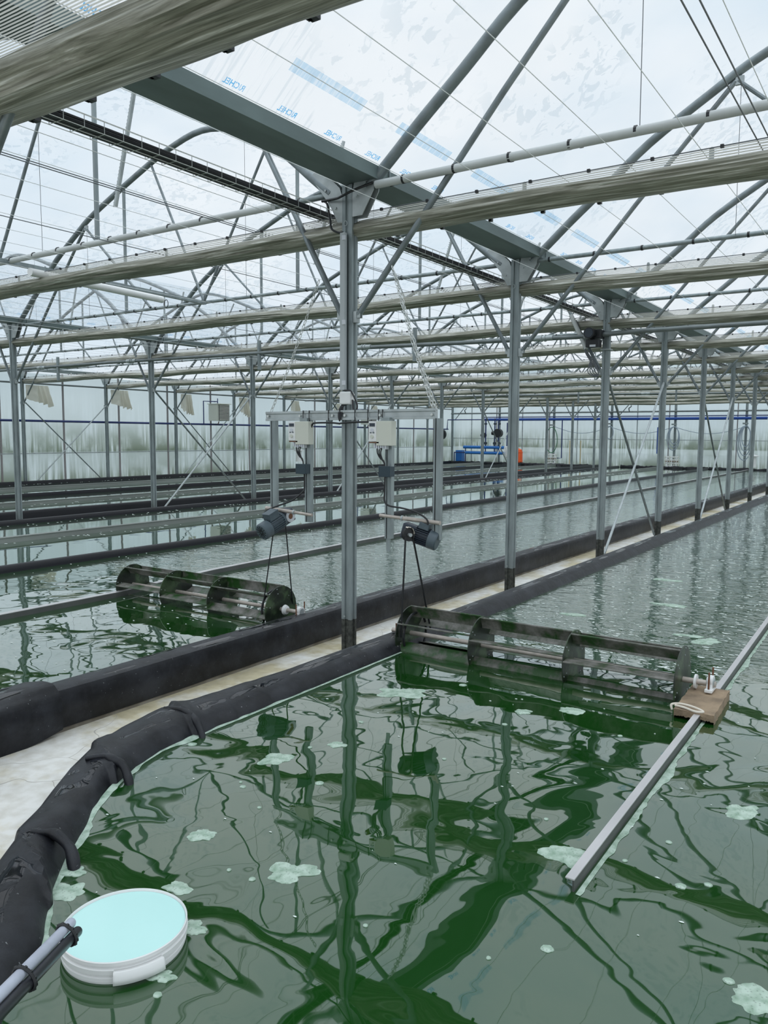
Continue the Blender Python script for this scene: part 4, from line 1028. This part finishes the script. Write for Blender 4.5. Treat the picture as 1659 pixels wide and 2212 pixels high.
# ------------------------------------------------------------------ foam
def foam(x,y,r,label,seed,asp=1.3,rot=.6,grp=None,rough=.45):
    m=MB(); n=56; vs=[(0,0,.004)]; rings=[.35,.7,.93,1.0]
    for ri,rr in enumerate(rings):
        for k in range(n):
            a=2*PI*k/n
            q=1+rough*noise.noise(Vector((math.cos(a)*1.3+seed,math.sin(a)*1.3,seed)))*1.5+rough*.45*noise.noise(Vector((math.cos(a)*4+seed,math.sin(a)*4,2)))
            px=rr*r*q*math.cos(a)*asp; py=rr*r*q*math.sin(a)/asp**.5
            c,s=math.cos(rot),math.sin(rot)
            vs.append((px*c-py*s,px*s+py*c,(.0045,.004,.0028,.0002)[ri]+.0008*noise.noise(Vector((px*60,py*60,seed)))))
    fs=[(0,1+k,1+(k+1)%n) for k in range(n)]
    for ri in range(3):
        for k in range(n):
            a=1+ri*n+k; b=1+ri*n+(k+1)%n; fs.append((a,a+n,b+n,b))
    m.add(vs,fs); o=m.build('foam_patch','foam',smooth=True,loc=(x,y,WZ)); return tag(o,label,'foam',grp)
FOAM=[(1.05,1.35,.05,1.9,.1,'long white foam streak on the rippled water near the channel berm'),(1.55,2.1,.06,2.2,.0,'white foam streak further out on the rippled water'),(1.25,3.2,.07,2.3,.1,'pale foam streak far back on the rippled water'),(1.9,1.2,.045,2.0,.2,'white foam streak between the front wheel and the divider rail'),(1.212,-2.441,0.0380,1.11,0.64,'heart-shaped pale foam patch near the curved berm'),
(1.594,-2.443,0.0580,1.14,0.68,'large ragged foam patch in the left middle of the front pool'),
(1.380,-2.688,0.0323,1.21,0.25,'foam patch just behind the bucket'),
(1.133,-2.878,0.0464,1.05,0.87,'foam patch between the curved berm and the bucket, left of it'),
(1.558,-2.792,0.0311,1.11,0.39,'foam patch touching the right side of the bucket'),
(0.976,-0.861,0.0903,1.30,0.58,'long foam patch in front of the left end of the front wheel'),
(1.592,-0.766,0.0335,1.26,0.58,'small foam patch in front of the middle of the front wheel'),
(1.776,-0.614,0.0458,1.21,0.32,'small curved foam patch in front of the right part of the front wheel'),
(1.110,-1.583,0.0330,1.21,0.89,'oval foam patch where the post is mirrored'),
(1.008,-1.841,0.0568,1.18,0.79,'ragged foam patch above the large one, over dark reflections'),
(2.248,-1.879,0.0637,1.22,0.25,'green-tinged foam patch left of the divider rail end'),
(2.636,-1.247,0.0556,1.24,0.67,'bright foam patch near the right edge of the picture'),
(2.841,-2.243,0.0549,1.13,0.22,'big bubbly foam patch in the bottom right corner'),
(1.638,-2.965,0.0245,1.27,0.58,'foam patch below the bucket lip'),
(1.065,-2.809,0.0262,1.23,0.90,'narrow foam patch beside the curved berm behind the bucket'),
(2.025,1.128,0.0769,1.23,0.94,'white foam streak left of the far part of the divider rail')]
for i,(x,y,r,asp,rot,lab) in enumerate(FOAM): foam(x,y,r,lab,i*3.3+1,asp,rot)
BUB=[(2.362,-2.341,0.0150),(2.255,-2.459,0.0058),(2.769,-2.207,0.0122),(2.396,-1.809,0.0077),(2.572,-1.855,0.0150),(2.637,-1.802,0.0110),(1.284,-1.919,0.0155),(1.071,-2.104,0.0105),(1.525,-2.535,0.0097),(1.679,-3.014,0.0097),(1.926,-2.526,0.0065),(2.479,-1.617,0.0097),(1.434,-2.538,0.0065),(0.611,-1.932,0.0175),(1.039,-1.675,0.0090),(1.558,-1.457,0.0085),(1.166,-0.573,0.0180),(2.284,-0.444,0.0135),(1.591,-0.965,0.0110),(1.234,-2.192,0.0070),(2.065,-0.802,0.0097),(1.042,-1.314,0.0110),(1.037,-2.081,0.0058),(2.093,-1.697,0.0073)]
for i,(x,y,r) in enumerate(BUB): foam(x,y,r,'small round foam bubble floating on the front pool',i*1.7+30,1.1,.5,'small foam bubbles on the front pool',.12)
# foam fringe along the curved berm
m=MB(); pts=resample([(p[0],p[1],0) for p in inner if -3.3<p[1]<3],.015)
vs=[];prev=None
for i,p in enumerate(pts):
    q=pts[min(i+1,len(pts)-1)]-pts[max(i-1,0)]; q.normalize(); nrm=Vector((-q.y,q.x,0)); 
    near=max(0,min(1,(-1.5-p.y)/.6))
    w=.006+.004*noise.noise(p*9)+near*max(0,.003+.035*noise.noise(p*5)+.010*noise.noise(p*22))
    vs+= [(p.x-nrm.x*.02,p.y-nrm.y*.02,WZ+.003),(p.x+nrm.x*w,p.y+nrm.y*w,WZ+.0012)]
m.add(vs,[(2*i,2*i+1,2*i+3,2*i+2) for i in range(len(pts)-1)])
tag(m.build('foam_fringe','foam',smooth=True),'pale green foam fringe along the water side of the curved berm','foam',kind='stuff')
m=MB(); pts=resample([(2.345,-2.07,0),(2.33,-.4,0),(2.30,1.9,0),(2.27,6,0)],.015); vs=[]
for i,p in enumerate(pts):
    w=.006+.010*noise.noise(p*7)+.008*noise.noise(p*25)+max(0,.05*noise.noise(Vector((0,p.y*2.3+4,0)))-.012)
    vs+= [(p.x-.01,p.y,WZ+.002),(p.x+max(.004,w),p.y,WZ+.0012)]
m.add(vs,[(2*i,2*i+1,2*i+3,2*i+2) for i in range(len(pts)-1)])
tag(m.build('foam_fringe','foam',smooth=True),'pale green foam fringe along the divider rail of the front pool','foam',kind='stuff')
# flecks
def flecks(n,x0,x1,y0,y1,label,seed,rmin=.003,rmax=.009,yp=1.0):
    rnd=random.Random(seed); m=MB()
    for _ in range(n):
        x=rnd.uniform(x0,x1); y=y0+(y1-y0)*rnd.random()**yp; r=rnd.uniform(rmin,rmax); e=rnd.uniform(1,2.6); k=7
        vs=[(x+r*e*math.cos(2*PI*i/k)*rnd.uniform(.7,1.2),y+r*math.sin(2*PI*i/k)*rnd.uniform(.7,1.2),WZ+.0015) for i in range(k)]
        m.add(vs+[(x,y,WZ+.004)],[(i,(i+1)%k,k) for i in range(k)])
    tag(m.build('foam_flecks','fleck'),label,'foam',kind='stuff')
flecks(1300,.6,2.25,.35,14,'scattered white foam flecks on the rippled water beyond the front wheel',1,.003,.012,1.7)
flecks(60,.7,3.0,-2.9,-.3,'tiny foam flecks on the calm front pool',2,.0015,.004)
flecks(260,-2.1,-.6,-2,6,'scattered foam flecks on the pool left of the channel',3,.003,.008,1.2)
flecks(300,-4.0+.05,-2.6,-2,8,'scattered foam flecks on the far half of the second pool',4,.003,.008)
for i,(xa,lab) in enumerate(((-7.35,'foam flecks hugging the near berm of the far channel'),(-4.12,'foam flecks hugging the thin black berm'),(-15.5,'foam flecks along the berm at the left wall'),(-5.72,'foam flecks along the wide grey divider rail'),(-10.1,'foam flecks along the divider rail beyond the far channel'))):
    flecks(260,xa-.1,xa+.18,-2,26,lab,20+i,.006,.018)
# ------------------------------------------------------------------ left wall fittings
def pipe(name,pts,r,mat,label,seg=10): return tag(MB().tube(pts,r,seg).build(name,mat,smooth=True),label,'pipe')
pipe('heating_pipe',[(-15.95,-4,1.91),(-15.95,29.6,1.90)],.03,'navy','dark blue pipe running the length of the left wall')
pipe('eaves_tube',[(-15.9,-4,2.86),(-15.9,29.9,2.86)],.022,'shaft','thin dark tube along the left wall just below the gutter')
def heater(y,label,s=1):
    t=thing('unit_heater',label,'heater',(-15.9,y,2.28))
    MB().box((.16,.0,.0),(.22,.25,.26)).build('casing','heater',t,bevel=.01)
    m=MB()
    for i in range(11): m.box((.405,.0,-.22+.044*i),(.020,.22,.005),Matrix.Rotation(.6,3,'Y'))
    m.build('louvre','louvre',t)
    m=MB(); m.box((.16,-.255,-.0),(.20,.004,.26)); m.build('side_plate','cream',t)
    MB().box((.385,.0,.0),(.004,.225,.24)).build('dark_grille','black',t)
    MB().box((.18,.0,.275),(.26,.28,.012)).build('top_cap','cream',t)
    MB().tube([(-.02,-.50,-.37),(-.02,-.50,.36),(-.02,.0,.36),(.1,.0,.36),(.1,.0,.28)],.018,8).build('feed_pipe','navy',t)
    MB().cyl((.1,.0,.36),(.1,.0,.46),.014,8).build('valve','navy',t)
    MB().tube([(.1,.05,-.28),(.05,.05,-.37)],.015,8).build('return_pipe','rust',t)
    return t
heater(14.2,'cream unit heater with slatted front and blue pipe on the left wall, nearest')
heater(22.6,'cream unit heater with slatted front further back on the left wall, behind the frame')
def bunch(y,label,w,h,seed,lace):
    t=thing('curtain_bunch',label,'curtain',(-15.62,y,2.80))
    def fn(u,v):
        g=max(0,min(1,(u-.4)/.15)); yy=w*u*(1-.18*g*(1-v)); z=-h*v*(.72+.33*u+.10*noise.noise(Vector((u*6,seed,1)))+.04*math.sin(u*31+seed)*g)
        return (.05*math.sin(u*34+seed)*(.3+v)*g+.02*noise.noise(Vector((u*5,v*4,seed))),yy,z)
    MB().grid(90,14,fn).build('cloth','curtain',t,smooth=True)
    return t
for i,(y,w,h) in enumerate(((7.45,.75,.50),(9.98,.72,.52),(12.5,.50,.62),(15.0,.50,.60),(17.6,.55,.5),(20.1,.5,.5),(22.6,.5,.5))):
    bunch(y,'pale bunched curtain hanging by a left wall post, %s from the left edge'%ORD[i],w,h,i*2.1,0)
def trap(loc,label,cord=True):
    t=thing('hanging_lamp',label,'lamp housing',loc)
    MB().lathe((0,0,0),[(.0,.46),(.03,.46),(.17,.42),(.17,.39),(.10,.38)],20).build('cap','white',t,smooth=True)
    MB().lathe((0,0,0),[(.10,.39),(.115,.0),(.0,.0)],20).build('housing','white',t,smooth=True)
    if cord: MB().tube([(0,0,.44),(.02,0,2.4)],.014,6).build('cord','wire_d',t)
trap((-15.6,18.0,.62),'small white capped housing seen under the left controller',False)
trap((-1.9,27.2,.52),'white capped housing hanging on a cord near the right end of the far wall')
# ------------------------------------------------------------------ end wall fittings
EY=YF+.02
pipe('main_pipe',[(-14.3,EY-.05,2.36),(-1.9,EY-.05,2.36)],.06,'blue','thick bright blue water main along the end wall')
pipe('supply_pipe',[(-14.3,EY-.05,2.47),(3,EY-.05,2.47)],.022,'navy','thin dark blue pipe just above the blue main')
pipe('screen_rail',[(-16,EY-.02,2.66),(3,EY-.02,2.66)],.035,'shaft','dark grey rail along the end wall above the blue pipes')
t=thing('pump_station','blue pipework pump manifold with black pumps in the far corner','pump station',(-13.9,EY-.75,0))
MB().tube([(-1.0,0,1.06),(1.2,0,1.06)],.07,10).build('manifold_pipe','blue_l',t,smooth=True)
MB().tube([(-.9,0,.80),(1.2,0,.80)],.07,10).build('manifold_pipe','blue_l',t,smooth=True)
MB().tube([(0,0,.2),(0,0,1.0)],.07,10).build('stand_pipe','blue',t,smooth=True)
for x,z1 in ((.15,2.4),(.62,2.4),(.80,2.35),(1.25,2.2)):
    MB().tube([(x,.0,.85),(x,.0,z1)],.032,8).build('riser_pipe','navy',t,smooth=True)
m=MB(); m.cyl((.80,-.12,1.72),(.80,.1,1.72),.20,16); m.cyl((.6,-.05,1.72),(.5,-.05,1.72),.09,12); m.build('pump_head','black',t,smooth=True)
m=MB(); m.cyl((.05,-.05,1.62),(.05,.08,1.62),.12,12); m.cyl((-.1,0,1.62),(.0,0,1.62),.06,10); m.build('pump_head','black',t,smooth=True)
m=MB()
for x in (.15,.62,.85):
    m.cyl((x,-.05,1.25),(x,.05,1.25),.07,10); m.cyl((x,-.05,2.15),(x,.05,2.15),.05,10)
m.build('valve','motor_d',t)
MB().tube([(-2.05,.2,1.9),(-2.03,.2,1.9),(-2.0,.2,2.35),(.15,.2,2.35)],.025,8).build('branch_pipe','navy',t,smooth=True)
MB().tube([(-1.5,0,.3),(-1.5,0,.8),(-.9,0,.8)],.03,8).build('branch_pipe','navy',t,smooth=True)
MB().tube([(-.9,0,.3),(-.9,0,1.06),(-.3,0,1.06)],.03,8).build('branch_pipe','navy',t,smooth=True)
m=MB()
for k in range(4):
    m.tube([(1.25+.05*k+.0*math.cos(a),-.2+.1*math.cos(a),.86+.26*math.sin(a)) for a in [2*PI*i/18 for i in range(18)]],.018,6,closed=True)
m.build('coiled_hose','white',t,smooth=True)
tag(MB().box((-15.25,EY-.45,.62),(.17,.15,.28)).build('blue_cabinet','blue_l',bevel=.02),'small bright blue cabinet beside the pump pipework','cabinet')
t=thing('orange_tank','bright orange cylindrical tank at the far end','tank',(-12.28,EY-.5,.15))
MB().lathe((0,0,0),[(0,0),(.27,0),(.28,.1),(.28,.70),(.24,.82),(.12,.88),(0,.89)],28).build('tank_body','orange',t,smooth=True)
m=MB(); m.lathe((0,0,0),[(.284,.28),(.29,.30),(.284,.32)],28); m.lathe((0,0,0),[(.284,.68),(.29,.70),(.284,.72)],28); m.build('hoop','orange',t)
tag(MB().lathe((-16.0+.25,EY-1.4,1.65),[(0,-.05),(.25,-.05),(.25,.05),(0,.05)],20,Vector((0,1,0))).build('hose_reel','black',smooth=True),'black hose reel on the far left corner post','hose reel')
def coil(x,z0,z1,w,mat,label,n=3):
    t=thing('hose_coil',label,'hose',(x,EY-.15,0))
    for k in range(n):
        pts=[]
        ww=w*(1-.14*k); zb=z0+.22*k*(z1-z0)*.6
        for i in range(28):
            a=2*PI*i/28; pts.append((ww*math.sin(a)+.02*k,-.02*k,(z1+zb)/2+(z1-zb)/2*math.cos(a)))
        MB().tube(pts,.018,6,closed=True).build('hose_loop',mat,t,smooth=True)
    MB().box((0,.06,z1+.1),(.10,.04,.03)).build('hose_hook','steel',t)
coil(-10.74,.85,2.0,.27,'green_hose','dark green hose hanging in a single loop on an end wall post',1)
coil(-5.41,1.05,2.02,.25,'grey_hose','grey-blue hose coil above the right white valve rack on the end wall',3)
coil(-2.68,.70,2.05,.27,'grey_hose','grey-blue hose coil at the right end of the end wall',4)
coil(-8.09,1.5,2.05,.16,'grey_hose','short grey hose loop on the end wall post between the two valve racks',1)
for (xa,xb,i) in ((-10.6,-8.1,0),(-8.1,-5.4,1),(-5.4,-2.7,2)):
    pts=[(xa+(xb-xa)*u,EY-.1,2.02-.28*math.sin(PI*u)) for u in [j/12 for j in range(13)]]
    tag(MB().tube(pts,.012,6).build('slack_hose','grey_hose',smooth=True),'slack grey hose swagged along the end wall, %s from the left'%ORD[i],'hose')
def rack(x,label):
    t=thing('valve_rack',label,'valve rack',(x,EY-.25,.15))
    m=MB()
    for z in (.36,.50,.62): m.tube([(-.30,0,z),(.30,0,z)],.025,6)
    m.build('manifold','white',t)
    for i in range(7):
        xx=-.27+.09*i; MB().cyl((xx,-.02,0.0),(xx,-.02,.66),.016,6).build('filter_tube','white' if i%2 else 'cream',t)
    m=MB()
    for i in range(6): m.box((-.22+.09*i,-.05,.44),(.02,.02,.02))
    m.build('valve_handle','rust',t)
    MB().box((0,-.02,.14),(.24,.05,.12)).build('cover','white',t)
rack(-10.72,'white pipe valve rack at the foot of the end wall, left one')
rack(-5.40,'white pipe valve rack at the foot of the end wall, right one')
pipe('drop_pipe',[(-10.25,EY-.15,2.3),(-10.25,EY-.15,.62),(-10.45,EY-.2,.62)],.025,'navy','blue drop pipe beside the left valve rack')
pipe('drop_pipe',[(-6.05,EY-.15,2.0),(-6.05,EY-.15,.9),(-5.95,EY-.2,.9)],.025,'blue','blue drop pipe beside the right valve rack')
for i,x in enumerate((-9.85,-9.35)):
    tag(MB().box((x,EY-.2,.78),(.018,.018,.63)).build('wood_stake','board_pale'),'thin pale wooden stake leaning against the end wall, %s one'%('left','right')[i],'stake')
for i,x in enumerate((-15.2,-8.7,-7.3)):
    tag(MB().tube([(x,EY-.03,2.66),(x+.02,EY-.2,2.80),(x+.14,EY-.25,2.88),(x+.10,EY-.2,3.0)],.025,6).build('crank_arm','shaft'),'bent dark crank arm at the top of the end wall, %s from the left'%ORD[i],'crank')
# ------------------------------------------------------------------ world, camera
w=bpy.data.worlds.new('overcast'); S.world=w; w.use_nodes=True; N=w.node_tree.nodes; L=w.node_tree.links; N.clear()
out=N.new('ShaderNodeOutputWorld'); bg=N.new('ShaderNodeBackground'); L.new(bg.outputs[0],out.inputs[0])
tc=N.new('ShaderNodeTexCoord'); nz=N.new('ShaderNodeTexNoise'); nz.inputs['Scale'].default_value=2.6; nz.inputs['Detail'].default_value=5
mp=N.new('ShaderNodeMapping'); mp.inputs['Scale'].default_value=(1,1,2.2); L.new(tc.outputs['Generated'],mp.inputs[0]); L.new(mp.outputs[0],nz.inputs[0])
r=N.new('ShaderNodeValToRGB'); e=r.color_ramp.elements; e[0].position=.36; e[0].color=(.70,.81,.90,1); e[1].position=.60; e[1].color=(.88,.92,.95,1)
L.new(nz.outputs[0],r.inputs[0]); L.new(r.outputs[0],bg.inputs[0])
# overcast sky: brighter towards the zenith
sx=N.new('ShaderNodeSeparateXYZ'); L.new(tc.outputs['Generated'],sx.inputs[0])
zr=N.new('ShaderNodeMapRange'); zr.interpolation_type='SMOOTHSTEP'; zr.inputs[1].default_value=.42; zr.inputs[2].default_value=1.0; zr.inputs[3].default_value=1.0; zr.inputs[4].default_value=2.3
L.new(sx.outputs[2],zr.inputs[0]); L.new(zr.outputs[0],bg.inputs[1])
cam=bpy.data.cameras.new('camera'); co=bpy.data.objects.new('camera',cam); COL.objects.link(co); S.camera=co
yaw,pitch,roll=math.radians(33.96845),math.radians(5.55756),math.radians(.38218)
fw=Vector((-math.sin(yaw)*math.cos(pitch),math.cos(yaw)*math.cos(pitch),-math.sin(pitch)))
rr=fw.cross(Vector((0,0,1))).normalized(); uu=rr.cross(fw); r2=rr*math.cos(roll)+uu*math.sin(roll); u2=r2.cross(fw)
mt=Matrix.Identity(4)
for i in range(3): mt[i][0]=r2[i]; mt[i][1]=u2[i]; mt[i][2]=-fw[i]
mt.translation=Vector((3.0713,-4.1513,1.6)); co.matrix_world=mt
cam.sensor_fit='HORIZONTAL'; cam.sensor_width=36; cam.lens=36*1708.56/1659; cam.clip_start=.02; cam.clip_end=200
S.view_settings.view_transform='Standard'; S.view_settings.look='None'; S.view_settings.gamma=1; S.view_settings.exposure=0.0
try: S.view_settings.use_curve_mapping=False
except Exception: pass
S.cycles.transparent_max_bounces=16; S.cycles.max_bounces=8
